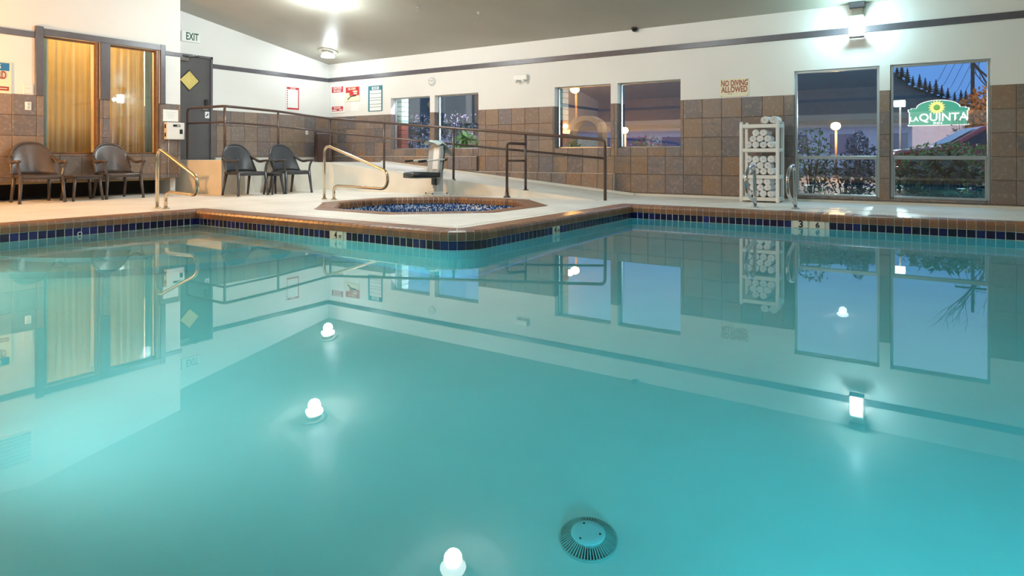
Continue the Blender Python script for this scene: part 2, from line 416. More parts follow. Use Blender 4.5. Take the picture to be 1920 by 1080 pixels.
# exit wall (with the door), curtain wall, return, right and front walls
def gable_prism(bm, x0, x1, pts):
    n = len(pts)
    vs = [(x0, y, z) for y, z in pts]+[(x1, y, z) for y, z in pts]
    bm.add(vs, [tuple(range(n)), tuple(range(n, 2*n))[::-1]]+[(i, n+i, n+(i+1) % n, (i+1) % n) for i in range(n)])
DOOR = (6.56, 7.46, 0.60, 2.66)
b = MB()
for (y0, y1, z0, z1) in cut((YC-0.2, YB+0.1, -0.3, 2.7), [DOOR]):
    for lo, hi, mi in ((z0, min(z1, TOPT), 1), (max(z0, TOPT), z1, 0)):
        if hi > lo: b.mi = mi; b.box(XE-0.2, XE, y0, y1, lo, hi)
b.mi = 0
gable_prism(b, XE-0.2, XE, [(YC-0.2, 2.7), (YB+0.1, 2.7), (YB+0.1, ceil_z(YB)+0.05), (YC-0.2, ceil_z(YC-0.2)+0.05)])
wall_exit = struct(b.build('wall_exit', [WHITE, GROUT]))
slate_field(wall_exit, 'y', XE, 7.55, YB, 0.45, TOPT, 7.55)

LW = [(4.236, 5.024), (5.178, 5.985)]
lholes = [(a, c, 0.707, 2.525) for a, c in LW]
b = MB()
for (y0, y1, z0, z1) in cut((YF-0.2, YC, 0.285, 2.7), lholes):
    for lo, hi, mi in ((z0, min(z1, TOPT), 1), (max(z0, TOPT), z1, 0)):
        if hi > lo: b.mi = mi; b.box(XL-0.16, XL, y0, y1, lo, hi)
b.mi = 0
gable_prism(b, XL-0.16, XL, [(YF-0.2, 2.7), (YC, 2.7), (YC, ceil_z(YC)+0.05), (RIDGE, ceil_z(RIDGE)+0.05), (YF-0.2, ceil_z(YF)+0.05)])
b.box(XE, XL-0.155, YC-0.1, YC-0.005, 0.0, 3.75)
wall_left = struct(b.build('wall_left', [WHITE, GROUT]))
slate_field(wall_left, 'y', XL, 0.9, YC, 0.285, TOPT, 6.0, lholes)
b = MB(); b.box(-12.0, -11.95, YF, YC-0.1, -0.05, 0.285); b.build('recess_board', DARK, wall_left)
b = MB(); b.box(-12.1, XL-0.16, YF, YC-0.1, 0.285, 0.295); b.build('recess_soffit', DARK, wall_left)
OFFICE = mat('office_wall', (0.45, 0.33, 0.17), 0.8)
b = MB(); b.box(-14.05, -14.0, 3.4, YC-0.1, 0.3, 3.2); b.box(-14.0, XL-0.16, 3.4, 3.45, 0.3, 3.2); b.box(-14.0, XL-0.16, 3.4, YC-0.1, 3.15, 3.2); b.box(-14.0, XL-0.16, YC-0.15, YC-0.1, 0.3, 3.2); b.box(-14.0, XL-0.16, 3.4, YC-0.1, 0.25, 0.3)
b.build('office_lining', OFFICE, wall_left)

b = MB(); gable_prism(b, XR, XR+0.2, [(YF-0.2, -0.3), (YB+0.2, -0.3), (YB+0.2, 2.86), (RIDGE, ceil_z(RIDGE)+0.05), (YF-0.2, 2.86)])
struct(b.build('wall_right', WHITE))
FRONTM = mat('front_wall_brown', (0.30, 0.235, 0.165), 0.5, noise=0.05)
b = MB(); b.mi = 1; b.box(XE-0.3, XR+0.3, YF-0.2, YF, 2.02, 3.0); b.mi = 0; b.box(XE-0.3, XR+0.3, YF-0.2, YF, 1.60, 2.02); b.mi = 2; b.box(XE-0.3, XR+0.3, YF-0.2, YF, -0.3, 1.60)
struct(b.build('wall_front', [WHITE, FRONTM, SLATE]))

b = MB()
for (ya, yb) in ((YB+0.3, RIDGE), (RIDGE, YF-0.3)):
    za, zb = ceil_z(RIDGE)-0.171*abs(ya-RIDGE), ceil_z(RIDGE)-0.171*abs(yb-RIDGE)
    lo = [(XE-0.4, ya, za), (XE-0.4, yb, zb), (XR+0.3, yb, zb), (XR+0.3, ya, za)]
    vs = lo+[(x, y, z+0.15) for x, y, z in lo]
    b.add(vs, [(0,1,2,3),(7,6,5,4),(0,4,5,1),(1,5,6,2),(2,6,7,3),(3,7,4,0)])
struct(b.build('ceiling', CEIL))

# dark trim boards
def trim(name, *boxes):
    b = MB()
    for q in boxes: b.cbox(*q, 0.004)
    return struct(b.build(name, TRIM))
trim('trim_1', (XE, XR, YB-0.02, YB+0.005, 2.437, 2.53))
trim('trim_2', (XE-0.005, XE+0.02, 7.46, YB-0.02, 2.44, 2.527))
trim('trim_3', (XL-0.005, XL+0.02, YF, 4.118, 2.465, 2.556))
trim('trim_4', (XL-0.005, XL+0.02, 6.085, YC+0.03, 2.46, 2.53))
trim('trim_5', (XE, XR, YF-0.005, YF+0.02, 2.437, 2.53))
COVE = mat('cove_strip', (0.68, 0.64, 0.56), 0.5)
b = MB(); b.box(-4.4, XR, YB-0.03, YB+0.005, 0.0, 0.035); o = struct(b.build('baseboard_back', COVE))

# ---------------------------------------------------------------- windows
def window(n, axis, off, u0, u1, z0, z1, fr, mullion=None, fmat=ALU, pane=PANE, depth=0.10):
    """frame + pane set into a wall opening"""
    w = struct(obj('window_%d' % n, None))
    def bx(name, a0, a1, c0, c1, d0, d1, m):
        b = MB()
        if axis == 'x': b.cbox(a0, a1, off+d0, off+d1, c0, c1, min(0.004, (d1-d0)*0.3))
        else: b.cbox(off-d1, off-d0, a0, a1, c0, c1, min(0.004, (d1-d0)*0.3))
        return b.build(name, m, w)
    d = depth
    bx('jamb', u0, u0+fr, z0, z1, d-0.02, d+0.03, fmat); bx('jamb', u1-fr, u1, z0, z1, d-0.02, d+0.03, fmat)
    bx('head', u0+fr, u1-fr, z1-fr, z1, d-0.02, d+0.03, fmat); bx('sill', u0+fr, u1-fr, z0, z0+fr, d-0.03, d+0.03, fmat)
    if mullion:
        bx('mullion', u0+fr, u1-fr, mullion-0.025, mullion+0.025, d-0.03, d+0.03, fmat)
        s = 0.022
        bx('lower_sash', u0+fr, u0+fr+s, z0+fr, mullion-0.025, d-0.01, d+0.02, fmat); bx('lower_sash', u1-fr-s, u1-fr, z0+fr, mullion-0.025, d-0.01, d+0.02, fmat)
        bx('pane', u0+fr, u1-fr, mullion+0.025, z1-fr, d, d+0.004, pane)
        bx('pane', u0+fr+s, u1-fr-s, z0+fr, mullion-0.025, d+0.004, d+0.008, pane)
    else:
        bx('pane', u0+fr, u1-fr, z0+fr, z1-fr, d, d+0.004, pane)
    return w
for i, (a, c) in enumerate(W_SMALL): window(i+1, 'x', YB, a, c, 0.822, 1.953, 0.02, depth=0.15)
for i, (a, c) in enumerate(W_BIG): window(i+5, 'x', YB, a, c, 0.085, 1.953, 0.035, 0.655, depth=0.07)
for i, (a, c) in enumerate(LW):
    w = window(i+7, 'y', XL, a, c, 0.707, 2.525, 0.03, None, WOODF, LPANE, depth=0.10)
    b = MB(); b.cbox(XL-0.09, XL-0.01, c-0.05, c-0.005, 0.707, 2.525, 0.004); b.build('stile', WOODF, w)
# grey timber casing around the curtain windows
trim('trim_6', (XL, XL+0.035, 4.118, 4.225, 1.595, 2.65), (XL, XL+0.03, 4.225, 6.0, 2.528, 2.625), (XL, XL+0.03, 5.028, 5.175, 1.60, 2.528), (XL, XL+0.035, 5.995, 6.08, 1.59, 2.63))

# ---------------------------------------------------------------- door in the exit wall
door = struct(obj('door_1', None))
b = MB(); b.cbox(XE-0.06, XE-0.015, DOOR[0]+0.03, DOOR[1]-0.03, 0.58, DOOR[3]-0.03, 0.005); b.build('leaf', DOORM, door)
FRM = mat('door_frame_grey', (0.13, 0.12, 0.135), 0.4)
b = MB(); b.cbox(XE-0.1, XE+0.02, DOOR[0], DOOR[0]+0.045, 0.60, DOOR[3], 0.004); b.cbox(XE-0.1, XE+0.02, DOOR[1]-0.045, DOOR[1], 0.60, DOOR[3], 0.004)
b.cbox(XE-0.1, XE+0.02, DOOR[0], DOOR[1], DOOR[3]-0.045, DOOR[3], 0.004); b.build('door_frame', FRM, door)
YEL = mat('yellow_glass', (0.72, 0.56, 0.18), 0.3, noise=0.15, nscale=4)
Md = T(XE-0.015, 6.985, 2.15) @ RX(PI/4)
b = MB(); b.cbox(0.0, 0.012, -0.15, 0.15, -0.15, 0.15, 0.004, Md); b.build('diamond_rim', BLACK, door)
b = MB(); b.box(0.008, 0.016, -0.132, 0.132, -0.132, 0.132, Md); b.build('diamond_panel', YEL, door)
b = MB(); b.cbox(XE-0.015, XE+0.02, 7.30, 7.37, 1.64, 1.80, 0.006); b.build('keypad_lock', BLACK, door)
b = MB(); b.tube([(XE-0.01, 7.33, 1.60), (XE+0.05, 7.33, 1.60), (XE+0.05, 7.22, 1.60)], 0.012, 8); b.build('handle', CHROME, door)
b = MB(); b.box(XE-0.015, XE-0.008, 7.31, 7.40, 1.43, 1.56); pl = b.build('placard', PAPER, door)
b = MB(); b.box(XE-0.008, XE-0.006, -0.01, 0.01, -0.035, 0.035, T(0, 7.355, 1.495) @ RX(-0.7)); b.build('stripe', INK, door)
b = MB(); b.cbox(XE-0.015, XE+0.05, 6.66, 6.95, 2.52, 2.58, 0.006); b.tube([(XE+0.03, 6.9, 2.6), (XE+0.14, 7.02, 2.63), (XE+0.03, 7.15, 2.63)], 0.008, 6); b.build('closer', CHROME, door)

# ---------------------------------------------------------------- pool outline (inside on the left hand)
def arc(cx, cy, r, a0, a1, n):
    return [(cx+r*math.cos(a0+(a1-a0)*i/n), cy+r*math.sin(a0+(a1-a0)*i/n)) for i in range(n+1)]
XP0, XP1, YP0, YP1, XN, YN = -7.70, 0.95, 0.28, 8.25, -3.50, 4.50
OUT = [(XP0, YP0), (XP1, YP0)]+arc(XP1-0.3, YP1-0.3, 0.3, 0, PI/2, 6)+[(XN, YP1)]+arc(XN-0.35, YN+0.35, 0.35, 0, -PI/2, 8)+[(XP0, YN)]
CW = 0.24

floor_b = MB()
def flat(poly, z=0.0, hole=None):
    rings = [[Vector((x, y, 0)) for x, y in poly]]+([[Vector((x, y, 0)) for x, y in hole]] if hole else [])
    allp = [p for r in rings for p in r]
    tris = tessellate_polygon(rings)
    floor_b.add([(p.x, p.y, z) for p in allp], [tuple(t) for t in tris])
def rect(x0, x1, y0, y1): return [(x0, y0), (x1, y0), (x1, y1), (x0, y1)]
SPA = (-5.97, 6.95); AP = 1.29
def octo(ap): 
    R_ = ap/math.cos(PI/8)
    return [(SPA[0]+R_*math.cos(PI/8+k*PI/4), SPA[1]+R_*math.sin(PI/8+k*PI/4)) for k in range(8)]
flat(rect(-12.6, XP0-CW, YF-0.2, YB+0.1))
flat(rect(XP0-CW, XN-CW, YN+CW, YB+0.1), hole=octo(AP+CW-0.005)[::-1])
flat(rect(XN-CW, XR+0.2, YP1+CW, YB+0.1))
flat(rect(XP1+CW, XR+0.2, YF-0.2, YP1+CW))
flat(rect(XP0-CW, XP1+CW, YF-0.2, YP0-CW))
flat([(XP1-0.3, YP1+CW), (XP1+CW, YP1-0.3), (XP1+CW, YP1+CW)][::-1])
floor_o = struct(floor_b.build('floor', DECK))
b = MB(); b.box(-7.92, -3.9, 4.86, 4.868, 0.0, 0.0025); b.box(-3.875, -3.865, 4.9, 8.5, 0.0, 0.0025); b.box(-3.4, 2.6, 9.08, 9.09, 0.0, 0.0025); b.build('deck_joint', mat('joint_filler', (0.75, 0.72, 0.64), 0.6), floor_o)

pool = thing('swimming_pool', 'large L-shaped indoor pool with clay coping and a navy tile band', 'pool', (0, 0, 0))
n = len(OUT); b = MB()
OUTW = []
for i in range(n):
    p0, p1, p2 = Vector(OUT[i-1]), Vector(OUT[i]), Vector(OUT[(i+1) % n])
    d1 = (p1-p0).normalized(); d2 = (p2-p1).normalized()
    n1 = Vector((d1.y, -d1.x)); n2 = Vector((d2.y, -d2.x)); m_ = (n1+n2); m_ = m_/max(0.3, m_.dot(n1))
    OUTW.append((p1.x+m_.x*0.012, p1.y+m_.y*0.012))
for i in range(n):
    a, c = OUTW[i], OUTW[(i+1) % n]
    b.quad((a[0], a[1], FLOOR), (c[0], c[1], FLOOR), (c[0], c[1], -0.165), (a[0], a[1], -0.165))
pw = b.build('basin_wall', PLASTER, pool)
def inset(poly, e):
    r = []
    for i in range(len(poly)):
        p0, p1, p2 = Vector(poly[i-1]), Vector(poly[i]), Vector(poly[(i+1) % len(poly)])
        d1 = (p1-p0).normalized(); d2 = (p2-p1).normalized(); n1 = Vector((d1.y, -d1.x)); n2 = Vector((d2.y, -d2.x)); m_ = n1+n2; m_ = m_/max(0.3, m_.dot(n1))
        r.append((p1.x+m_.x*e, p1.y+m_.y*e))
    return r
b = MB(); OUTB = inset(OUT, -0.003)
for i in range(n):
    a, c = OUTB[i], OUTB[(i+1) % n]
    b.quad((a[0], a[1], -0.21), (c[0], c[1], -0.21), (c[0], c[1], -0.06), (a[0], a[1], -0.06))
# mortar bed showing in the joints between the coping bricks
BED = [(-0.0105, -0.083), (-0.0125, -0.03), (-0.005, -0.010), (0.016, 0.0022), (0.225, 0.0022)]
rings = [inset(OUT, q) for q, z in BED]
for k in range(len(BED)-1):
    for i in range(n):
        j = (i+1) % n
        b.quad((*rings[k][i], BED[k][1]), (*rings[k][j], BED[k][1]), (*rings[k+1][j], BED[k+1][1]), (*rings[k+1][i], BED[k+1][1]))
OUTG = b.build('tile_bed', WGROUT, pool); OUTG.scale = (1, 1, 1)
b = MB()
tris = tessellate_polygon([[Vector((x, y, 0)) for x, y in OUT]])
ex = [(-0.3, -0.3)]
b.add([(x, y, FLOOR) for x, y in OUT], [tuple(t) for t in tris]); pf = b.build('basin_floor', PLASTER, pool)
# curved entry steps in the corner under the left grab rail
for k, (rx, ry, top) in enumerate(((0.95, 1.15, -0.36), (1.35, 1.65, -0.58), (1.75, 2.15, -0.80), (2.15, 2.65, -1.04))):
    prof = [(XP0-0.02, YN+0.02)]+[(XP0+rx*math.cos(-PI/2*q/14), YN+ry*math.sin(-PI/2*q/14)) for q in range(15)]
    prof[1] = (XP0+rx, YN+0.02); prof[-1] = (XP0-0.02, YN-ry)
    b = MB(); b.prism(prof[::-1], FLOOR-0.02-0.01*k, top); b.build('step', PLASTER, pool)

# coping bricks and waterline tiles along the outline
PROF = [(-0.014, -0.086), (-0.016, -0.03), (-0.008, -0.008), (0.016, 0.005), (CW, 0.005), (CW, -0.03), (0.04, -0.086)]
def brick_mesh(w, w2=None, name='brick'):
    w2 = w2 or w; b = MB(); m_ = len(PROF)
    vs = [(-(w+(w2-w)*(q+0.014)/(CW+0.014))/2, q, z) for q, z in PROF]+[((w+(w2-w)*(q+0.014)/(CW+0.014))/2, q, z) for q, z in PROF]
    b.add(vs, [tuple(range(m_))[::-1], tuple(range(m_, 2*m_))]+[(i, (i+1) % m_, m_+(i+1) % m_, m_+i) for i in range(m_)])
    return b.mesh(name, CLAY)
PITCH = 0.0815
BM_ = brick_mesh(PITCH-0.006)
b = MB(); b.cbox(-0.0375, 0.0375, -0.006, 0.008, -0.0395, 0.0395, 0.003); TM_ = b.mesh('waterline_tile', NAVY)
def along(p, q):
    """positions along a straight edge p->q (pool on the left): point, outward angle"""
    d = Vector(q)-Vector(p); L = d.length; d.normalize(); k = max(1, round(L/PITCH)); s_ = L/k
    out = Vector((d.y, -d.x)); rz = math.atan2(-out.x, out.y)
    return [(Vector(p)+d*(s_*(i+0.5)), rz) for i in range(k)]
def put(pt, rz, me, name, parent, z=0.0): return obj(name, me, parent, (pt.x, pt.y, z), rz)
SKIP = [(-5.12, 4.5, 0.09), (-3.5, 6.14, 0.09), (-1.36, 8.25, 0.088), (-1.18, 8.25, 0.088)]
vis = [((XP1-0.3, YP1), (XN, YP1)), ((XN, YP1), (XN, YN+0.35)), ((XN-0.35, YN), (XP0, YN)), ((XP0, YN), (XP0, 1.6))]
for p, q in vis:
    for pt, rz in along(p, q):
        put(pt, rz, BM_, 'brick', pool)
        if not any((pt-Vector((a, c))).length < r for a, c, r in SKIP): put(pt, rz, TM_, 'waterline_tile', pool, -0.1315)
# rounded corners
def corner(cx, cy, r, a0, a1, convex, visible=True):
    L = abs(a1-a0)*r; k = max(2, round(L/PITCH)); 
    me = brick_mesh(L/k-0.006, (L/k)*((r-CW)/r if convex else (r+CW)/r)-0.006)
    for i in range(k):
        a = a0+(a1-a0)*(i+0.5)/k; pt = Vector((cx+r*math.cos(a), cy+r*math.sin(a)))
        out = Vector((math.cos(a), math.sin(a)))*(-1 if convex else 1); rz = math.atan2(-out.x, out.y)
        put(pt, rz, me, 'brick', pool); put(pt, rz, TM_, 'waterline_tile', pool, -0.1315)
corner(XN-0.35, YN+0.35, 0.35, 0, -PI/2, True)
corner(XP1-0.3, YP1-0.3, 0.3, PI/2, 0, False)
for (cx, cy) in ((XP0-CW/2, YN+CW/2), (XN-CW/2, YP1+CW/2)):
    b = MB(); b.cbox(cx-CW/2-0.002, cx+CW/2+0.012, cy-CW/2-0.012, cy+CW/2+0.002, -0.086, 0.005, 0.008); b.build('corner_brick', CLAY, pool)
b = MB()
for p, q in (((XP0, 1.6), (XP0, YP0)), ((XP0, YP0), (XP1, YP0)), ((XP1, YP0), (XP1, YP1-0.3))):
    for pt, rz in along(p, q):
        m_ = len(PROF); M_ = T(pt.x, pt.y, 0) @ RZ(rz); w = PITCH-0.006
        b.add([(-w/2, u, z) for u, z in PROF]+[(w/2, u, z) for u, z in PROF], [tuple(range(m_))[::-1], tuple(range(m_, 2*m_))]+[(i, (i+1) % m_, m_+(i+1) % m_, m_+i) for i in range(m_)], M_)
o = b.build('near_coping', CLAY, pool); o['kind'] = 'stuff'
b = MB()
for p, q in (((XP0, 1.6), (XP0, YP0)), ((XP0, YP0), (XP1, YP0)), ((XP1, YP0), (XP1, YP1-0.3))):
    for pt, rz in along(p, q): b.box(-0.0375, 0.0375, -0.006, 0.008, -0.171, -0.092, T(pt.x, pt.y, 0) @ RZ(rz))
o = b.build('near_tiles', NAVY, pool); o['kind'] = 'stuff'
# depth markers set into the tile band
def marker(x, y, rz, parts_):
    b = MB(); b.cbox(-0.078, 0.078, -0.012, 0.006, -0.172, -0.084, 0.003)
    m_ = b.build('depth_marker', MARK, pool, (x, y, 0), rz)
    for s_, size, dx, dz, sx_ in parts_: lettering(s_, size, INK, m_, (dx, -0.0135, -0.130+dz), (PI/2, 0, 0), sx_)
marker(-5.12, YN, 0.0, [('4', 0.10, -0.022, 0, 0.8), ('FT', 0.045, 0.045, -0.012, 0.8)])
marker(XN, 6.14, PI/2, [('4', 0.10, -0.022, 0, 0.8), ('FT', 0.045, 0.045, -0.012, 0.8)])
marker(-1.36, YP1, 0.0, [('3', 0.11, 0.0, 0, 1.1)])
marker(-1.18, YP1, 0.0, [('6', 0.09, 0.0, 0, 1.0)])

b = MB(); b.tube([(0.0, 0.02*math.cos(2*PI*k/14), 0.02*math.sin(2*PI*k/14)) for k in range(14)], 0.005, 6, closed=True); b.build('anchor_ring', WPLAS, pool, (XP0+0.016, 3.19, -0.155))
# water body
b = MB()
WP = inset(OUT, 0.03)
b.prism(WP, FLOOR-0.2, WATER)
pool_water = tag(b.build('pool_water', POOLW), 'still turquoise water filling the big pool', 'water'); pool_water['kind'] = 'stuff'

# ---------------------------------------------------------------- spa
spa = thing('hot_tub', 'octagonal spa sunk in the deck with clay coping and blue mosaic', 'hot tub', (SPA[0], SPA[1], 0))
oc = [(x-SPA[0], y-SPA[1]) for x, y in octo(AP)]
b = MB(); bl = MB()
for i in range(8):
    a, c = oc[i], oc[(i+1) % 8]
    b.quad((a[0], a[1], -0.40), (c[0], c[1], -0.40), (c[0], c[1], -0.05), (a[0], a[1], -0.05))
    bl.quad((a[0], a[1], -1.0), (c[0], c[1], -1.0), (c[0], c[1], -0.40), (a[0], a[1], -0.40))
b.build('mosaic_band', MOSAIC, spa); bl.mi = 0
bl.add([(x, y, -1.0) for x, y in oc], [tuple(range(8))]); spb = bl.build('basin', PLASTER, spa)
i8 = [(x*0.66, y*0.66) for x, y in oc]; b = MB()
for i in range(8):
    j = (i+1) % 8
    b.quad((*oc[i], -0.6), (*oc[j], -0.6), (*i8[j], -0.6), (*i8[i], -0.6)); b.quad((*i8[i], -0.6), (*i8[j], -0.6), (*i8[j], -1.0), (*i8[i], -1.0))
spn = b.build('bench', PLASTER, spa)
b = MB(); srings = [inset(oc, q) for q, z in BED]
for k in range(len(BED)-1):
    for i in range(8):
        j = (i+1) % 8
        b.quad((*srings[k][i], BED[k][1]), (*srings[k][j], BED[k][1]), (*srings[k+1][j], BED[k+1][1]), (*srings[k+1][i], BED[k+1][1]))
b.build('mortar_bed', WGROUT, spa)
for i in range(8):
    a, c = Vector(oc[i]), Vector(oc[(i+1) % 8])
    for pt, rz in along(a, c): put(pt, rz, BM_, 'brick', spa)
    # mitre wedge between two sides
    v = Vector(oc[i]); u = v.normalized(); ang = math.atan2(-u.x, u.y); h = math.tan(PI/8)*CW
    b = MB(); b.prism([(-h*0.98, CW*1.0), (-0.002, -0.012), (0.002, -0.012), (h*0.98, CW*1.0)][::-1], -0.086, 0.0045); b.build('corner_brick', CLAY, spa, (v.x, v.y, 0), ang)
b = MB(); b.prism([(x*1.01+SPA[0], y*1.01+SPA[1]) for x, y in oc], -1.1, -0.20)
spa_water = tag(b.build('spa_water', SPAW), 'clear still water in the octagonal spa', 'water'); spa_water['kind'] = 'stuff'

# ---------------------------------------------------------------- ramp and landing
def rz_(x): return max(0.0, 0.0885*(-4.35-x))
ramp = thing('access_ramp', 'painted concrete access ramp rising along the back wall to the door', 'ramp', (-10.35, 8.9, 0))
def rel(p): return (p[0]+10.35, p[1]-8.9, p[2])
def hexa(name, base, tops, m=RAMPM):
    b = MB(); k = len(base)
    vs = [rel((x, y, 0.0)) for x, y in base]+[rel((x, y, z)) for (x, y), z in zip(base, tops)]
    b.add(vs, [tuple(range(k))[::-1], tuple(range(k, 2*k))]+[(i, (i+1) % k, k+(i+1) % k, k+i) for i in range(k)])
    return b.build(name, m, ramp)
XQ = XE+0.014
hexa('landing', [(XQ, 6.50), (-10.35, 6.50), (-10.35, 7.67), (XQ, 7.67)], [0.60]*4)
hexa('landing_slope', [(XQ, 7.67), (-10.35, 7.67), (-10.35, 8.88), (XQ, 8.88)], [0.60, 0.60, 0.535, 0.535])
hexa('turning_slab', [(XQ, 8.88), (-10.35, 8.88), (-10.35, 10.352), (XQ, 10.352)], [0.535, 0.535, 0.535, 0.535])
hexa('ramp_slab', [(-10.35, 8.88), (-4.35, 8.88), (-4.35, 10.352), (-10.35, 10.352)], [0.531, 0.002, 0.002, 0.531])
hexa('front_wall', [(-10.35, 8.72), (-7.12, 8.72), (-7.12, 8.88), (-10.35, 8.88)], [0.55, 0.262, 0.262, 0.55])
b = MB()
for i in range(12):
    x0, x1 = -10.35+i*0.5, -10.35+(i+1)*0.5
    za, zb = rz_(x0), rz_(x1)
    b.add([rel(q) for q in ((x0, 10.29, za), (x1, 10.29, zb), (x1, 10.352, zb), (x0, 10.352, za), (x0, 10.345, za+0.04), (x1, 10.345, zb+0.04), (x1, 10.352, zb+0.04), (x0, 10.352, za+0.04))], [(0,1,5,4),(4,5,6,7)])
b.build('cove', COVE, ramp)
b = MB(); b.box(*[XQ+10.35, XQ+0.04+10.35], 7.5-8.9, 10.352-8.9, 0.53, 0.64); b.build('cove', COVE, ramp)

# handrail of the ramp
RT = 0.91
hr = thing('handrail', 'brown two-bar pipe handrail along the ramp and landing', 'railing', (-10.35, 6.58, 0.6))
def hrel(p): return (p[0]+10.35, p[1]-6.58, p[2]-0.6)
A1, A2, A3, A4 = (-11.55, 6.58), (-10.38, 6.58), (-10.38, 7.67), (-10.38, 8.92)
XEND = -4.22
top = smooth_path([(A1[0], A1[1], 0.62), (A1[0], A1[1], 1.555), (A2[0], A2[1], 1.548), (A3[0], A3[1], 1.515), (A4[0], A4[1], 1.435), (XEND, 8.92, rz_(XEND)+0.925), (XEND+0.0, 8.92, 0.004)], 0.09)
b = MB(); b.tube([hrel(p) for p in top], 0.024, 10); b.build('top_rail', RAIL, hr)
mid = smooth_path([(A1[0], A1[1], 1.275), (A2[0], A2[1], 1.268), (A3[0], A3[1], 1.235), (A4[0], A4[1], 1.155), (XEND, 8.92, rz_(XEND)+0.64)], 0.06)
b = MB(); b.tube([hrel(p) for p in mid], 0.018, 10); b.build('mid_rail', RAIL, hr)
for (x, y, z0, z1) in [(A2[0], A2[1], 0.6, 1.54), (A3[0], A3[1], 0.6, 1.51), (A4[0], A4[1], 0.535, 1.43)]+[(x, 8.92, rz_(x), rz_(x)+RT) for x in (-8.86, -7.16, -5.65)]:
    b = MB(); b.tube([hrel((x, y, z0-0.01)), hrel((x, y, z1))], 0.022, 10); b.lathe([(0.045, 0), (0.045, 0.012), (0.024, 0.014)], 12, T(*hrel((x, y, z0)))); b.build('post', RAIL, hr)
b = MB(); b.tube([hrel(p) for p in smooth_path([(-5.87, 8.70, 0.0), (-5.87, 8.70, 0.885), (-5.65, 8.92, 0.875)], 0.05)], 0.024, 10)
b.lathe([(0.06, 0), (0.06, 0.012), (0.035, 0.03), (0.027, 0.1)], 12, T(*hrel((-5.87, 8.70, 0)))); b.build('end_post', RAIL, hr)
b = MB(); b.tube([hrel((-5.87, 8.70, 0.60)), hrel((-5.65, 8.92, 0.60))], 0.018, 8); b.build('end_bar', RAIL, hr)
# ---------------------------------------------------------------- lamps (each with its own light)
def lamp_light(name, loc, power, col, r, parent):
    L = bpy.data.lights.new(name, 'POINT'); L.energy = power; L.color = col; L.shadow_soft_size = r
    o = bpy.data.objects.new(name, L); C.objects.link(o); o.location = loc; o.parent = parent
    L.cycles.is_caustics_light = True
    return o
COOL = (0.94, 1.0, 0.96)
def ceiling_lamp(x, y, label, power, col=COOL):
    z = ceil_z(y); slope = -math.atan(0.171) if y > RIDGE else math.atan(0.171)
    t = thing('ceiling_lamp', label, 'lamp', (x, y, z), 0.0, 'globe lamps on the sloping ceiling')
    M_ = RX(slope)
    b = MB(); b.lathe([(0.21, 0.01), (0.21, -0.012), (0.19, -0.02), (0.12, -0.025)], 32, M_); b.build('ceiling_plate', FIXM, t)
    b = MB(); b.lathe([(0.125, -0.02), (0.125, -0.07), (0.11, -0.075)], 24, M_); b.build('collar', FIXM, t)
    b = MB(); b.lathe([(0.105, -0.07), (0.13, -0.085), (0.145, -0.115), (0.145, -0.145)], 24); b.build('globe', OPAL, t)
    lamp_light('bulb', (0, 0, -0.225), power, col, 0.10, t)
    return t
FIXM = mat('lamp_metal', (0.45, 0.43, 0.38), 0.35, metal=0.3)
ceiling_lamp(-11.25, 9.60, 'bright globe lamp on the ceiling close to the far room corner', 20, (0.84, 0.97, 1.0))
ceiling_lamp(-8.79, 7.21, 'bright globe lamp at the top edge of the picture above the spa', 180, (0.86, 0.98, 1.0))
ceiling_lamp(-4.51, 5.61, 'globe lamp overhead seen only mirrored in the near water', 180, (0.88, 0.98, 1.0))
ceiling_lamp(-2.2, 1.2, 'unseen globe lamp added overhead near the camera, out of the frame', 55, (0.75, 0.97, 1.0))  # added fill lamp, brightens the pool from out of view
ceiling_lamp(-6.6, 0.8, 'unseen globe lamp added overhead at the near left of the pool', 70, (1.0, 0.92, 0.8))  # extra lamp put in to lift the dark water
wl = thing('wall_lantern', 'bright square glass lantern on the wall trim above the tall windows', 'lamp', (-0.97, YB, 2.50))
b = MB(); b.cbox(-0.10, 0.10, -0.10, 0.0, 0.29, 0.37, 0.006); b.build('bracket_plate', TRIM, wl)
b = MB(); b.cbox(-0.07, 0.07, -0.05, -0.0, 0.16, 0.30, 0.004); b.build('arm', FIXM, wl)
b = MB(); b.cbox(-0.095, 0.095, -0.19, -0.01, 0.145, 0.165, 0.004); b.build('cap', FIXM, wl)
b = MB(); b.cbox(-0.082, 0.082, -0.175, -0.022, -0.125, 0.145, 0.02); b.build('glass', LANTG, wl)
b = MB()
for sx_ in (-1, 1):
    for yy in (-0.185, -0.015): b.box(sx_*0.088-0.005, sx_*0.088+0.005, yy-0.004, yy+0.004, -0.13, 0.15)
b.box(-0.093, 0.093, -0.19, -0.01, -0.135, -0.127); b.build('cage', TRIM, wl)
lamp_light('bulb', (0, -0.28, -0.02), 28, (0.50, 0.93, 1.0), 0.05, wl)
sc = thing('floor_lamp', 'warm amber floor lamp beside the left wall, out of the frame', 'lamp', (-10.75, 1.6, 0))
b = MB(); b.lathe([(0.16, 0), (0.16, 0.02), (0.03, 0.04)], 24); b.build('base', FIXM, sc)
b = MB(); b.tube([(0, 0, 0.03), (0, 0, 1.35)], 0.014, 8); b.build('pole', FIXM, sc)
b = MB(); b.lathe([(0.07, 1.35), (0.13, 1.40), (0.17, 1.52), (0.16, 1.56)], 18); b.build('shade', WARMG, sc)
lamp_light('bulb', (0.0, 0.0, 1.68), 400, (1.0, 0.46, 0.12), 0.07, sc)

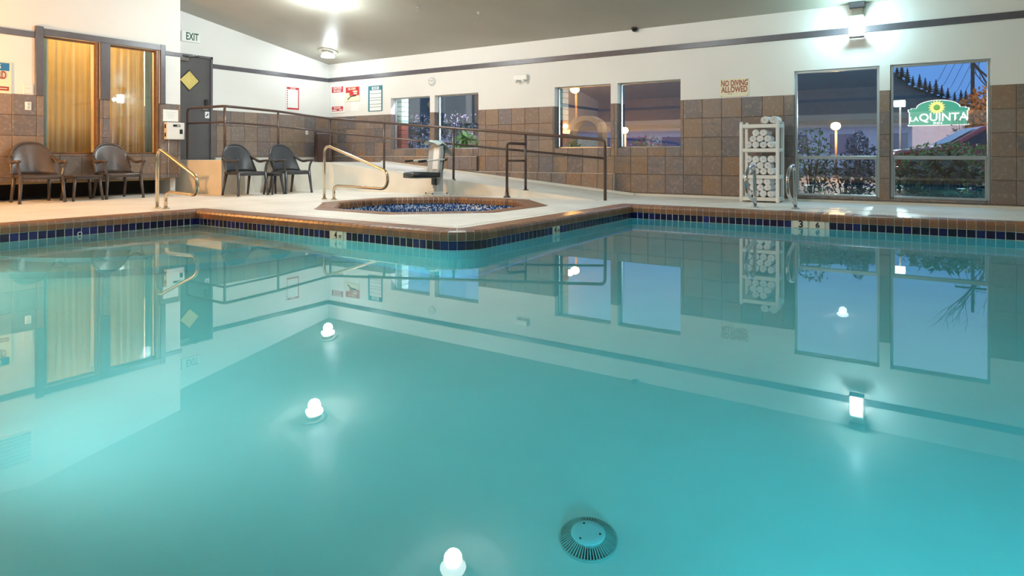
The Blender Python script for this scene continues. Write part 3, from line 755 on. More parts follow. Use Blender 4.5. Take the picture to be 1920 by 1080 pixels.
L = bpy.data.lights.new('added_office_bulb', 'POINT'); L.energy = 190; L.color = (1.0, 0.88, 0.62); L.shadow_soft_size = 0.12  # added backlight that brightens the gold curtains
olamp = thing('added_office_lamp', 'warm ceiling lamp added behind the gold curtains to backlight them', 'lamp', (-12.9, 4.9, 3.13))
b = MB(); b.lathe([(0.16, 0), (0.17, -0.04), (0.12, -0.10), (0.04, -0.12)], 20); b.build('shade', WARMG, olamp)
o = bpy.data.objects.new('added_office_bulb', L); C.objects.link(o); o.location = (0, 0, -0.28); o.parent = olamp

for o in [pw, pf, OUTG, spb, spn]+[x for x in pool.children if x.name.startswith('step')]:
    o.cycles.is_caustics_receiver = True
pool_water.cycles.is_caustics_caster = True; spa_water.cycles.is_caustics_caster = True
# ---------------------------------------------------------------- grab rails (stainless figure-four rails)
def grab_rail(name, label, L, H, HB, loc, rz, m, r=0.022, gap=0.21):
    """post at the origin, sloping top bar running to +x and a lower return bar to a second foot"""
    t = thing(name, label, 'handrail', loc, rz)
    pts = smooth_path([(0, 0, 0.0), (0, 0, H), (L*0.92, 0, H*0.52), (L*0.90, 0, HB), (gap, 0, HB+0.02), (gap, 0, 0.0)], 0.16, 8)
    b = MB(); b.tube(pts, r, 12); b.build('pipe', m, t)
    for x in (0, gap):
        b = MB(); b.lathe([(r*2.0, 0), (r*2.0, 0.012), (r*1.15, 0.022)], 16, T(x, 0, 0)); b.build('flange', m, t)
    return t
grab_rail('grab_rail', 'stainless grab rail beside the pool entry steps near the brown chairs', 1.02, 0.80, 0.20, (-8.47, 4.42, 0), 0.0, WARMLIT_METAL)
grab_rail('grab_rail', 'long stainless grab rail reaching over the left side of the spa', 1.50, 0.86, 0.20, (-8.03, 6.78, 0), 0.0, WARMLIT_METAL, gap=0.22)
def loop_rail(label, loc, rz):
    t = thing('loop_rail', label, 'handrail', loc, rz, 'steel loop rails at the pool edge')
    pts = smooth_path([(0, 0, 0), (0.02, 0, 0.30), (0.05, 0, 0.56), (0.26, 0, 0.55), (0.42, 0, 0.40), (0.36, 0, 0.20), (0.10, 0, 0.10), (0.005, 0, 0.05)], 0.14, 7)
    b = MB(); b.tube(pts, 0.022, 12); b.build('pipe', CHROME, t)
    b = MB(); b.lathe([(0.05, 0), (0.05, 0.012), (0.027, 0.022)], 16); b.build('flange', CHROME, t)
loop_rail('left of the two curved steel rails in front of the towel shelf', (-2.02, 8.86, 0), -PI/2-0.06)
loop_rail('right of the two curved steel rails, before the tall window edge', (-1.53, 8.88, 0), -PI/2-0.06)

# ---------------------------------------------------------------- resin armchairs and side tables
def make_chair(label, group, fm, wm, loc, rz):
    t = thing('armchair', label, 'chair', loc, rz, group)
    # seat: rounded slab with a rolled front edge
    b = MB(); b.smooth = True; nx, ny = 8, 10; vs = []; fs = []
    for i in range(nx+1):
        u = i/nx
        for j in range(ny+1):
            v = -1+2*j/ny; x = -0.20+0.44*u; w = 0.225+0.03*u
            z = 0.405-0.022*(1-v*v)*(1-abs(2*u-1)**3)+(0.0 if u < 0.9 else -0.03*(u-0.9)/0.1)
            vs.append((x+0.02*(1-v*v)*u, v*w, z))
    for i in range(nx):
        for j in range(ny): a = i*(ny+1)+j; fs.append((a, a+1, a+ny+2, a+ny+1))
    b.add(vs, fs); o = b.build('seat', wm, t); md = o.modifiers.new('thick', 'SOLIDIFY'); md.thickness = 0.035; md.offset = -1
    b = MB(); b.tube(smooth_path([(-0.21, -0.23, 0.385), (0.23, -0.255, 0.385), (0.25, 0, 0.375), (0.23, 0.255, 0.385), (-0.21, 0.23, 0.385)], 0.05), 0.02, 8, flat=1.3); b.build('apron', fm, t)
    # backrest shell
    def back_pt(u, v):
        H = 0.455*(max(0.0, 1-abs(0.93*u)**2.7))**0.52+0.01
        z = 0.41+H*v
        return (-0.215-0.115*(z-0.41)/0.45+0.13*u*u*(0.35+0.65*(1-v)), 0.285*u*(1-0.03*v), z)
    b = MB(); b.smooth = True; nu, nv = 18, 10; vs = []; fs = []
    for i in range(nu+1):
        for j in range(nv+1): vs.append(back_pt(-1+2*i/nu, j/nv))
    for i in range(nu):
        for j in range(nv): a = i*(nv+1)+j; fs.append((a, a+1, a+nv+2, a+nv+1))
    b.add(vs, fs); o = b.build('backrest', wm, t); md = o.modifiers.new('thick', 'SOLIDIFY'); md.thickness = 0.018; md.offset = 0
    rim = [back_pt(-1+2*i/24, 1.0) for i in range(25)]
    b = MB(); b.tube(rim, 0.019, 8); b.build('back_frame', fm, t)
    for s_ in (-1, 1):
        e = Vector(back_pt(s_*0.93, 1.0))
        arm = smooth_path([tuple(e), (-0.14, s_*0.285, 0.62), (-0.02, s_*0.295, 0.575), (0.12, s_*0.30, 0.595), (0.255, s_*0.29, 0.60)], 0.09, 5)
        k = len(arm); b = MB(); b.tube(arm, [0.026+0.014*math.sin(PI*i/(k-1)) for i in range(k)], 8, flat=0.65)
        b.lathe([(0.02, -0.02), (0.034, -0.01), (0.034, 0.012), (0.02, 0.02)], 10, T(0.255, s_*0.29, 0.60)); b.build('arm', fm, t)
        b = MB(); b.tube(smooth_path([(0.25, s_*0.29, 0.595), (0.20, s_*0.285, 0.52), (0.215, s_*0.262, 0.44), (0.225, s_*0.25, 0.38)], 0.05), [0.018]*1+[0.02]*100 if False else 0.019, 8); b.build('arm_support', fm, t)
        for (xt, xb, yt, yb) in ((0.225, 0.265, 0.245, 0.275), (-0.20, -0.295, 0.215, 0.235)):
            b = MB(); b.tube([(xb, s_*yb, 0.0), (xb+(xt-xb)*0.1, s_*(yb+(yt-yb)*0.1), 0.045), (xt, s_*yt, 0.40)], [0.024, 0.020, 0.030], 6); b.build('leg', fm, t)
    return t
ch1 = make_chair('brown woven resin armchair at the far left by the wall lettered sign', 'brown armchairs', RESIN, WOVEN, (-11.00, 4.00, 0), -0.08)
dup(ch1, (-11.02, 5.12, 0), -0.02, 'brown woven resin armchair between the small brown table and the curved rail')
ch3 = make_chair('charcoal resin armchair beside the tan end of the ramp landing', 'charcoal armchairs', DRESIN, DWOVEN, (-9.95, 6.68, 0), -0.05)
dup(ch3, (-9.90, 7.57, 0), -0.03, 'charcoal resin armchair farther from the tan block, nearer the spa rail')
def make_table(label, fm, loc, rz, w, h):
    t = thing('side_table', label, 'table', loc, rz, 'low resin side tables')
    b = MB(); b.cbox(-w/2, w/2, -w/2, w/2, h-0.022, h, 0.008); o = b.build('table_top', fm, t)
    b = MB()
    for sx_ in (-1, 1):
        b.box(sx_*(w/2-0.03)-0.01, sx_*(w/2-0.03)+0.01, -w/2+0.03, w/2-0.03, h-0.06, h-0.022); b.box(-w/2+0.03, w/2-0.03, sx_*(w/2-0.03)-0.01, sx_*(w/2-0.03)+0.01, h-0.06, h-0.022)
    b.build('skirt', fm, t)
    for sx_ in (-1, 1):
        for sy_ in (-1, 1):
            b = MB(); b.tube([(sx_*(w/2-0.005), sy_*(w/2-0.005), 0), (sx_*(w/2-0.045), sy_*(w/2-0.045), h-0.02)], [0.018, 0.028], 6); b.build('leg', fm, t)
    return t
make_table('low brown resin table between the two brown armchairs', RESIN, (-10.93, 4.57, 0), 0.0, 0.42, 0.385)
make_table('low charcoal resin table between the two charcoal armchairs', DRESIN, (-9.76, 7.125, 0), 0.0, 0.25, 0.385)

# ---------------------------------------------------------------- pool lift chair
lift = thing('pool_lift', 'grey pool lift seat with white notice and draped cover behind the spa', 'pool lift', (-7.18, 8.45, 0), 1.2)
LG = mat('lift_grey', (0.42, 0.45, 0.46), 0.45); LD = mat('lift_dark', (0.03, 0.04, 0.042), 0.4); LW_ = mat('lift_white', (0.75, 0.76, 0.72), 0.4); LT = mat('lift_cover', (0.55, 0.66, 0.66), 0.7, noise=0.15, nscale=8)
b = MB(); b.cbox(-0.16, 0.20, -0.16, 0.16, 0.0, 0.03, 0.006); b.cbox(-0.10, 0.10, -0.10, 0.10, 0.03, 0.07, 0.01); b.build('base_plate', LW_, lift)
b = MB()
for x, y in ((-0.12, -0.12), (0.16, -0.12), (0.16, 0.12), (-0.12, 0.12)): b.lathe([(0.014, 0.03), (0.014, 0.045), (0.008, 0.05)], 8, T(x, y, 0))
b.build('anchor_bolts', LD, lift)
b = MB(); b.cbox(0.0, 0.12, -0.07, 0.07, 0.05, 0.60, 0.015); b.cbox(-0.03, 0.02, -0.05, 0.05, 0.12, 0.36, 0.01); b.build('mast', LG, lift)
b = MB(); b.cbox(-0.05, 0.0, -0.06, 0.06, 0.18, 0.34, 0.01); b.build('drive_box', LD, lift)
b = MB(); b.smooth = True
def loft_seat(bm, pts, w, th):
    vs = []; k = len(pts)
    for (x, z, ww) in pts: vs += [(x, -ww, z), (x, ww, z), (x, ww, z-th), (x, -ww, z-th)]
    fs = []
    for i in range(k-1):
        a = i*4; c = a+4
        for q in range(4): fs.append((a+q, a+(q+1) % 4, c+(q+1) % 4, c+q))
    fs += [(0, 1, 2, 3), (4*k-1, 4*k-2, 4*k-3, 4*k-4)]
    bm.add(vs, fs)
loft_seat(b, [(-0.52, 0.385, 0.17), (-0.48, 0.40, 0.20), (-0.30, 0.41, 0.22), (-0.12, 0.395, 0.22), (-0.02, 0.40, 0.21)], 0.2, 0.075)
b.smooth = False; b.build('seat', LD, lift)
b = MB(); b.cbox(-0.50, -0.02, -0.20, 0.20, 0.305, 0.32, 0.004); b.build('seat_pan', LG, lift)
MR = T(-0.02, 0, 0.39) @ RY(0.10)
b = MB(); pr = [(-0.19, 0), (0.19, 0), (0.21, 0.06), (0.21, 0.36), (0.17, 0.47), (0.08, 0.51), (-0.08, 0.51), (-0.17, 0.47), (-0.21, 0.36), (-0.21, 0.06)]
b.prism(pr, -0.03, 0.03, MR @ Matrix(((0,0,1,0),(1,0,0,0),(0,1,0,0),(0,0,0,1)))); b.build('backrest', LG, lift)
b = MB(); b.cbox(0.03, 0.075, -0.19, 0.19, 0.05, 0.44, 0.015, MR); b.build('back_shell', LD, lift)
b = MB(); b.box(-0.036, -0.031, -0.17, 0.02, 0.06, 0.43, MR); b.build('notice', PAPER, lift)
for s_ in (-1, 1):
    b = MB(); b.tube([(0.04, s_*0.24, 0.62), (-0.44, s_*0.25, 0.585)], 0.014, 8); b.build('arm_bar', LW_, lift)
    b = MB(); b.tube([(-0.30, s_*0.25, 0.595), (-0.45, s_*0.25, 0.585)], 0.02, 8); b.build('grip', BLACK, lift)
    b = MB(); b.tube([(0.08, s_*0.20, 0.60), (0.08, s_*0.25, 0.62)], 0.016, 8); b.build('arm_pivot', LD, lift)
b = MB(); b.smooth = True; vs = []; fs = []
for i in range(9):
    for j in range(9):
        u = -1+2*i/8; v = -1+2*j/8
        z = 0.935-0.06*abs(v)**2+0.02*math.sin(7*u+3*v)-(0.22*max(0, u-0.25)/0.75)
        vs.append((0.06+0.17*u, 0.21*v+0.015*math.sin(6*u), z))
for i in range(8):
    for j in range(8): a = i*9+j; fs.append((a, a+1, a+10, a+9))
b.add(vs, fs); b.build('draped_cover', LT, lift)

# ---------------------------------------------------------------- towel shelf
sh = thing('shelf_rack', 'white plastic four-tier shelf rack stacked with rolled towels', 'shelf', (-2.19, 9.83, 0))
SW, SD, SHH = 0.56, 0.38, 1.165
LEV = [(0.02, 0.075), (0.345, 0.40), (0.735, 0.79), (1.09, 1.145)]
for sx_ in (-1, 1):
    for yy in (0.025, SD-0.025):
        b = MB(); b.cbox(sx_*(SW/2-0.026)-0.024, sx_*(SW/2-0.026)+0.024, yy-0.024, yy+0.024, 0.0, SHH, 0.008); b.lathe([(0.022, SHH), (0.022, SHH+0.015), (0.012, SHH+0.02)], 10, T(sx_*(SW/2-0.026), yy, 0)); b.build('post', WPLAS, sh)
for z0, z1 in LEV:
    b = MB(); b.cbox(-SW/2+0.005, SW/2-0.005, 0.005, SD-0.005, z0, z1, 0.008); b.build('shelf_board', WPLAS, sh)
# rolled towels
def towel_mesh(r, L):
    b = MB(); b.smooth = True; vs = []; fs = []; n_ = 60; turns = 4.2
    for i in range(n_+1):
        a = 2*PI*turns*i/n_; rr = 0.012+(r-0.012)*(i/n_)
        for y in (0.0, 0.02, L-0.02, L):
            q = rr*(0.96 if y in (0.0, L) else 1.0); vs.append((q*math.cos(a), y, q*math.sin(a)))
    for i in range(n_):
        for j in range(3): k = i*4+j; fs.append((k, k+1, k+5, k+4))
    b.add(vs, fs); 
    return b.mesh('towel', TOWEL)
TM = {r: towel_mesh(r, 0.30) for r in (0.055, 0.062)}
def towel(x, z, r, label, group, rz=0.0, y=0.0):
    me = TM[r]; o = obj('rolled_towel', me, None, (sh.location.x+x, sh.location.y+0.03+y, z+r*0.93), rz+random.uniform(-0.06, 0.06))
    o.rotation_euler[1] = random.uniform(0, 6.28); md = o.modifiers.new('thick', 'SOLIDIFY'); md.thickness = 0.0105; md.offset = -1
    return tag(o, label, 'towel', group)
def pile(zb, rows, r, where):
    names = ['bottom', 'second', 'third', 'fourth']
    for k, nrow in enumerate(rows):
        ord_ = {1: ['only'], 2: ['left', 'right'], 3: ['left', 'middle', 'right'], 4: ['far left', 'second from left', 'third from left', 'far right']}[nrow]
        for i in range(nrow):
            x = (i-(nrow-1)/2)*r*1.90+(0.012 if k % 2 else 0)
            towel(x, zb+k*r*1.62+0.002, r, 'white rolled towel, %s in the %s row on the %s' % (ord_[i], names[k], where), 'towels on the '+where)
pile(LEV[0][1], [4, 3, 3], 0.055, 'lowest shelf')
pile(LEV[1][1], [4, 3, 4], 0.055, 'middle shelf')
pile(LEV[2][1], [4, 3, 2], 0.055, 'upper shelf')
towel(0.075, LEV[3][1], 0.062, 'white rolled towel on the rack top, the left one of two', 'towels on the rack top')
towel(0.20, LEV[3][1], 0.062, 'white rolled towel on the rack top, the right one of two', 'towels on the rack top')

# ---------------------------------------------------------------- bins on the landing
bn = thing('waste_bin', 'dark brown double bin with two domed lids in the landing corner', 'bin', (-11.72, 9.86, 0.535), -0.59)
b = MB(); b.cbox(-0.29, 0.29, -0.17, 0.17, 0.0, 0.62, 0.02); b.build('body', BINM, bn)
for sx_ in (-1, 1):
    b = MB(); b.smooth = True; vs = []; fs = []
    for i in range(13):
        a = PI*i/12
        for y in (-0.17, 0.17): vs.append((sx_*0.145-0.14*math.cos(a), y, 0.62+0.13*math.sin(a)))
    for i in range(12): fs.append((2*i, 2*i+1, 2*i+3, 2*i+2))
    b.add(vs, fs); b.smooth = False; b.add([v for v in vs if v[1] < 0], [tuple(range(13))]); b.add([v for v in vs if v[1] > 0], [tuple(range(13))[::-1]]); b.build('domed_lid', BINM, bn)
    b = MB(); b.box(sx_*0.145-0.09, sx_*0.145+0.09, -0.176, -0.17, 0.52, 0.58); b.build('slot', BLACK, bn)

# ---------------------------------------------------------------- signs and small wall fittings
def board_y(name, label, cat, x0, x1, z0, z1, m, y=YB, d=0.012):
    t = thing(name, label, cat, ((x0+x1)/2, y, (z0+z1)/2)); w, h = x1-x0, z1-z0
    b = MB(); b.box(-w/2, w/2, -d, 0, -h/2, h/2); b.build('board', m, t); return t, w, h
def patch(t, m, x0, x1, z0, z1, d=0.014, name='panel'):
    b = MB(); b.box(x0, x1, -d, -0.001, z0, z1); return b.build(name, m, t)
def words(t, s_, size, m, x, z, sx_=0.8, d=0.0155): return lettering(s_, size, m, t, (x, -d, z), (PI/2, 0, 0), sx_)
t, w, h = board_y('no_diving_sign', 'cream sign with red letters forbidding diving, above the slate', 'sign', -2.908, -2.472, 1.617, 1.896, CREAM)
words(t, 'NO DIVING', 0.128, ORED, 0, 0.068, 0.62, 0.013); words(t, 'ALLOWED', 0.128, ORED, 0, -0.032, 0.66, 0.013)
for x, z in ((-0.2, 0.125), (0.2, 0.125), (-0.2, -0.125), (0.2, -0.125)):
    b = MB(); b.lathe([(0.006, 0), (0.006, 0.004)], 8, T(x, -0.012, z) @ RX(PI/2)); b.build('screw', BLACK, t)
patch(t, INK, -0.10, -0.03, -0.098, -0.092, 0.0128, 'small_print')
t, w, h = board_y('caution_sign', 'tall white notice with red caution blocks next to the room corner', 'sign', -12.10, -11.635, 1.69, 2.375, PAPER)
patch(t, RED, -0.19, 0.20, 0.14, 0.28); patch(t, RED, -0.19, 0.20, -0.30, -0.19)
words(t, 'CAUTION', 0.085, PAPER, 0.0, 0.243, 0.78); words(t, 'SPA RULES', 0.07, PAPER, 0.0, 0.175, 0.78); words(t, 'SPA RULES', 0.055, PAPER, 0.0, -0.225, 0.9)
patch(t, PAPER, -0.17, -0.02, -0.285, -0.262, 0.0152, 'small_print'); patch(t, PAPER, 0.06, 0.18, -0.285, -0.262, 0.0152, 'small_print')
t, w, h = board_y('diver_sign', 'cream and red notice with a diving figure beside the caution notice', 'sign', -11.588, -11.117, 1.944, 2.285, CREAM)
patch(t, RED, -0.225, 0.225, 0.03, 0.16); patch(t, RED, -0.10, 0.225, -0.04, 0.03)
words(t, 'NO DIVE', 0.075, CREAM, -0.02, 0.115, 0.85); patch(t, CREAM, 0.02, 0.16, 0.035, 0.07, 0.0152, 'small_print'); patch(t, CREAM, 0.04, 0.15, -0.01, 0.02, 0.0152, 'small_print')
b = MB(); b.tube([(-0.12, -0.015, -0.10), (-0.05, -0.015, -0.055), (0.12, -0.015, -0.045)], 0.010, 6); b.lathe([(0.018, 0), (0.018, 0.004)], 10, T(-0.145, -0.012, -0.115) @ RX(PI/2)); b.build('diver_figure', INK, t)
t, w, h = board_y('paper_notice', 'plain white paper sheet below the diver notice', 'notice', -11.41, -11.14, 1.71, 1.925, PAPER, d=0.004)
t, w, h = board_y('rules_sign', 'teal framed rules board with six white rows left of the windows', 'sign', -10.84, -10.40, 1.685, 2.262, TEAL)
patch(t, PAPER, -0.10, 0.12, 0.20, 0.265); words(t, 'RULES', 0.06, TEAL, 0.01, 0.232, 0.9)
for k, (z0, z1) in enumerate(((0.115, 0.185), (0.02, 0.105), (-0.035, 0.01), (-0.125, -0.045), (-0.19, -0.135), (-0.275, -0.20))): patch(t, PAPER, -0.17, 0.195, z0, z1, name='row')
st = thing('pool_rules_sign', 'white rules notice in a red frame left of the room corner', 'sign', (XE, 9.39, 1.975), PI/2)
b = MB(); b.box(-0.19, 0.19, -0.012, 0, -0.28, 0.28); b.build('board', PAPER, st)
for q in ((-0.165, 0.165, 0.20, 0.25), (-0.165, 0.165, -0.255, -0.215), (0.14, 0.165, -0.215, 0.20)): patch(st, RED, *q, name='red_border')
for k in range(8): patch(st, RED, -0.165, -0.14, -0.20+k*0.05, -0.172+k*0.05, name='red_border')
words(st, 'RULES', 0.055, PAPER, 0.0, 0.222, 0.9)
ex = thing('exit_sign', 'small box sign reading EXIT in dark green above the grey door', 'sign', (XE, 6.99, 2.995), PI/2)
b = MB(); b.cbox(-0.185, 0.185, -0.05, 0, -0.10, 0.10, 0.006); b.build('housing', PAPER, ex)
lettering('EXIT', 0.20, GREENT, ex, (0.02, -0.0515, 0), (PI/2, 0, 0), 0.62)
ls = thing('lifeguard_sign', 'cream sign with blue heading and rust letters at the left edge', 'sign', (XL, 3.55, 1.825), PI/2)
b = MB(); b.box(-0.27, 0.27, -0.012, 0, -0.23, 0.23); b.build('board', CREAM, ls)
patch(ls, BLUE, -0.26, 0.245, 0.10, 0.215); words(ls, 'WARNING', 0.10, PAPER, -0.03, 0.158, 0.72); words(ls, 'LIFEGUARD', 0.16, ORED, -0.015, 0.03, 0.54); patch(ls, ORED, -0.25, 0.24, -0.19, -0.13, name='red_band'); patch(ls, CREAM, -0.23, 0.22, -0.166, -0.154, 0.0152, 'small_print')
sw = thing('switch_plate', 'white blank wall plate beside the grey window casing', 'switch', (XL, 4.03, 1.685), PI/2)
b = MB(); b.cbox(-0.062, 0.062, -0.012, 0, -0.07, 0.07, 0.004); b.build('plate', WPLAS, sw)
b = MB(); b.box(-0.035, 0.04, -0.0135, -0.011, 0.005, 0.012); b.build('slot', ALU, sw)
ot = thing('outlet', 'small white outlet on the slate below the wall plate', 'outlet', (XL+0.008, 4.03, 1.43), PI/2)
b = MB(); b.cbox(-0.04, 0.04, -0.012, 0.0, -0.062, 0.062, 0.004); b.build('plate', WPLAS, ot)
for z in (-0.025, 0.025):
    b = MB(); b.cbox(-0.02, 0.02, -0.015, -0.01, z-0.016, z+0.016, 0.003); b.build('socket', ALU, ot)
o2 = thing('outlet', 'tiny white outlet on the slate left of the dark bin', 'outlet', (XE+0.01, 9.77, 1.22), PI/2)
b = MB(); b.cbox(-0.035, 0.035, -0.012, 0.0, -0.055, 0.055, 0.004); b.build('plate', WPLAS, o2)
b = MB(); b.box(-0.01, 0.01, -0.0135, -0.01, -0.02, 0.02); b.build('socket', ALU, o2)
pn = thing('paper_notice', 'white lettered paper sheet taped above the phone box', 'notice', (XL+0.01, 6.18, 1.395), PI/2)
b = MB(); b.box(-0.135, 0.135, -0.004, 0, -0.105, 0.105); b.build('sheet', PAPER, pn)
for k, wdt in enumerate((0.09, 0.06, 0.075, 0.05)): patch(pn, ALU, -wdt, wdt, 0.055-k*0.03, 0.060-k*0.03, 0.0045, 'text_line')
ph = thing('phone_box', 'white emergency phone box with dark label on the curtain wall corner', 'phone', (XL+0.01, 6.22, 1.12), PI/2)
b = MB(); b.cbox(-0.16, 0.16, -0.10, 0, -0.15, 0.15, 0.008); b.build('case', WPLAS, ph)
b = MB(); b.box(-0.05, 0.08, -0.104, -0.099, 0.075, 0.115); lb = b.build('label_plate', BLACK, ph)
b = MB(); b.box(0.02, 0.07, -0.106, -0.103, 0.088, 0.102); b.build('print', PAPER, lb)
b = MB(); b.box(0.07, 0.12, -0.108, -0.099, -0.05, 0.03); b.build('keypad', BLACK, ph)
for z in (-0.07, 0.08):
    b = MB(); b.cbox(-0.165, -0.158, -0.07, -0.03, z-0.035, z+0.035, 0.002); b.build('vent', BLACK, ph)
b = MB(); b.tube([(-0.09, -0.03, -0.15), (-0.088, -0.02, -0.35), (-0.095, -0.02, -0.6), (-0.09, -0.02, -0.82)], 0.006, 6); b.build('cable', ALU, ph)
vt = thing('wall_vent', 'white framed grille high on the left wall, seen mirrored in the pool', 'vent', (XL, 3.65, 3.34), PI/2)
b = MB()
for q in ((-0.45, 0.45, -0.04, 0, 0.23, 0.27), (-0.45, 0.45, -0.04, 0, -0.27, -0.23), (-0.45, -0.41, -0.04, 0, -0.23, 0.23), (0.41, 0.45, -0.04, 0, -0.23, 0.23)): b.box(*q)
b.build('frame', PAPER, vt)
for k in range(8):
    b = MB(); b.box(-0.41, 0.41, -0.03, -0.005, -0.215+k*0.056, -0.19+k*0.056); b.build('slat', LG, vt)
al = thing('emergency_light', 'small white emergency light box under the trim near the centre', 'lamp', (-6.685, YB, 2.17))
b = MB(); b.cbox(-0.15, 0.15, -0.07, 0, -0.045, 0.065, 0.01); b.build('case', WPLAS, al)
for x in (-0.08, 0.08):
    b = MB(); b.lathe([(0.03, 0), (0.035, 0.03), (0.028, 0.04)], 12, T(x, -0.06, -0.05) @ RX(PI*0.65)); b.build('lamp_head', WPLAS, al)
ck = thing('wall_clock', 'small round white clock above the paired plant windows', 'clock', (-8.945, YB, 2.25))
b = MB(); b.lathe([(0.095, 0), (0.095, 0.02), (0.085, 0.03)], 28, RX(PI/2)); b.build('case', WPLAS, ck)
b = MB(); b.lathe([(0.082, 0.0302), (0.082, 0.031)], 28, RX(PI/2)); b.build('dial', PAPER, ck)
b = MB(); b.box(-0.004, 0.004, -0.034, -0.032, 0, 0.05, RY(0.9)); b.build('hour_hand', INK, ck)
b = MB(); b.box(-0.003, 0.003, -0.036, -0.034, 0, 0.072, RY(-1.1)); b.build('minute_hand', INK, ck)
for k in range(12):
    b = MB(); b.box(-0.003, 0.003, -0.033, -0.031, 0.066, 0.078, RY(k*PI/6)); b.build('tick', INK, ck)
dc = thing('dome_camera', 'small black dome camera where the back wall meets the ceiling', 'camera', (-4.35, YB-0.06, 2.865))
b = MB(); b.lathe([(0.055, 0.01), (0.055, -0.012), (0.05, -0.015)], 20); b.build('mount', BLACK, dc)
b = MB(); b.lathe([(0.048, -0.015), (0.045, -0.035), (0.03, -0.052), (0.01, -0.058)], 20); b.build('dome', mat('smoked_dome', (0.01, 0.01, 0.01), 0.05), dc)
def sprinkler(x, y, label):
    t = thing('sprinkler_head', label, 'sprinkler', (x, y, ceil_z(y)))
    b = MB(); b.lathe([(0.04, 0.01), (0.04, -0.006), (0.015, -0.01), (0.012, -0.04)], 14); b.build('escutcheon', CHROME, t)
    b = MB(); b.tube([(0.02, 0, -0.04), (0.022, 0, -0.06), (0, 0, -0.075), (-0.022, 0, -0.06), (-0.02, 0, -0.04)], 0.004, 6); b.build('yoke', WARMLIT_METAL, t)
    b = MB(); b.lathe([(0.03, -0.076), (0.03, -0.080)], 14); b.build('deflector', CHROME, t)
sprinkler(-7.4, 8.25, 'chrome ceiling sprinkler head, the left one of two'); sprinkler(-6.55, 8.85, 'chrome ceiling sprinkler head, the right one, nearer the centre')

# ---------------------------------------------------------------- curtains behind the left windows
def curtain(y0, y1, x, z0, z1, folds, amp, m, name, label, cat, thick=0.006, lean=0.0):
    b = MB(); b.smooth = True; n_ = 60; vs = []; fs = []
    for i in range(n_+1):
        u = i/n_; a = amp*(math.sin(2*PI*folds*u)+0.4*math.sin(2*PI*folds*2.3*u+1))
        for k in range(5):
            z = z0+(z1-z0)*k/4; vs.append((x+a*(1.15-0.3*k/4), y0+(y1-y0)*u+lean*(1-k/4)*(1-u), z))
    for i in range(n_):
        for k in range(4): q = i*5+k; fs.append((q, q+1, q+6, q+5))
    b.add(vs, fs); o = b.build(name, m); md = o.modifiers.new('thick', 'SOLIDIFY'); md.thickness = thick
    return tag(o, label, cat, 'curtains behind the left windows')
curtain(4.34, 5.01, -11.68, 0.72, 2.60, 5.5, 0.05, CURT, 'curtain', 'gold pleated curtain behind the window nearest the picture edge', 'curtain')
curtain(5.16, 5.86, -11.68, 0.72, 2.60, 5.5, 0.05, CURT, 'curtain', 'gold pleated curtain behind the window next to the phone box', 'curtain')
curtain(4.20, 4.36, -11.62, 0.72, 2.60, 1.5, 0.02, CURT2, 'drape', 'pale blue drape strip at the left edge of the first curtain', 'drape')
curtain(5.85, 5.98, -11.62, 0.72, 2.60, 1.5, 0.02, CURT2, 'drape', 'pale blue drape strip at the right edge of the second curtain', 'drape')

# ---------------------------------------------------------------- pool floor drain
dr = thing('pool_drain', 'round finned drain cover on the pool floor near the camera', 'drain', (-1.098, 2.173, FLOOR)); dr.scale = (0.73, 0.73, 0.8)
DRM = mat('drain_plastic', (0.40, 0.52, 0.50), 0.4)
DRC = mat('drain_cap', (0.55, 0.75, 0.80), 0.4)
b = MB(); b.lathe([(0.150, 0.0), (0.152, 0.010), (0.146, 0.014), (0.139, 0.010), (0.139, 0.0)], 48); b.build('base_ring', DRM, dr)
b = MB(); b.lathe([(0.130, 0.0), (0.095, 0.004), (0.080, 0.030)], 48); b.build('inner_cone', BLACK, dr)
for k in range(56):
    a = 2*PI*k/56
    b = MB(); b.add([(0.144, -0.0034, 0.014), (0.144, 0.0034, 0.014), (0.085, 0.002, 0.052), (0.085, -0.002, 0.052), (0.138, -0.0028, 0.0), (0.138, 0.0028, 0.0), (0.085, 0.002, 0.03), (0.085, -0.002, 0.03)],
        [(0,1,2,3),(4,7,6,5),(0,4,5,1),(1,5,6,2),(2,6,7,3),(3,7,4,0)], RZ(a)); b.build('fin', DRM, dr)
b = MB(); b.lathe([(0.088, 0.030), (0.088, 0.050), (0.082, 0.056), (0.05, 0.057), (0.02, 0.057)], 40); b.build('cap', DRC, dr)
for k in range(3):
    a = 2*PI*k/3+0.3
    b = MB(); b.lathe([(0.006, 0.055), (0.006, 0.0595)], 10, T(0.062*math.cos(a), 0.062*math.sin(a), 0)); b.build('screw', LD, dr)
# ---------------------------------------------------------------- outside the windows
ASPH = mat('asphalt', (0.045, 0.045, 0.055), 0.8, noise=0.2, nscale=3)
b = MB(); b.box(-60, 40, YB+TH, 170, -0.3, -0.12); g = b.build('ground_outside', ASPH); struct(g)
LEAFG = mat('leaf_green', (0.10, 0.23, 0.05), 0.5, noise=0.5, nscale=3)
LEAFD = mat('leaf_dark', (0.02, 0.055, 0.03), 0.5, noise=0.5, nscale=4)
LEAFO = mat('leaf_autumn', (0.45, 0.16, 0.03), 0.6, noise=0.5, nscale=3)
BLOS = mat('lilac_blossom', (0.50, 0.42, 0.70), 0.6, noise=0.3, nscale=5)
PINK = mat('pink_blossom', (0.55, 0.10, 0.28), 0.6)
STEM = mat('twig_brown', (0.06, 0.04, 0.035), 0.8)
BLUEG = mat('blue_grey_leaf', (0.07, 0.12, 0.19), 0.6, noise=0.4, nscale=5)
NEEDLE = mat('conifer_needles', (0.012, 0.035, 0.045), 0.8, noise=0.3, nscale=1)
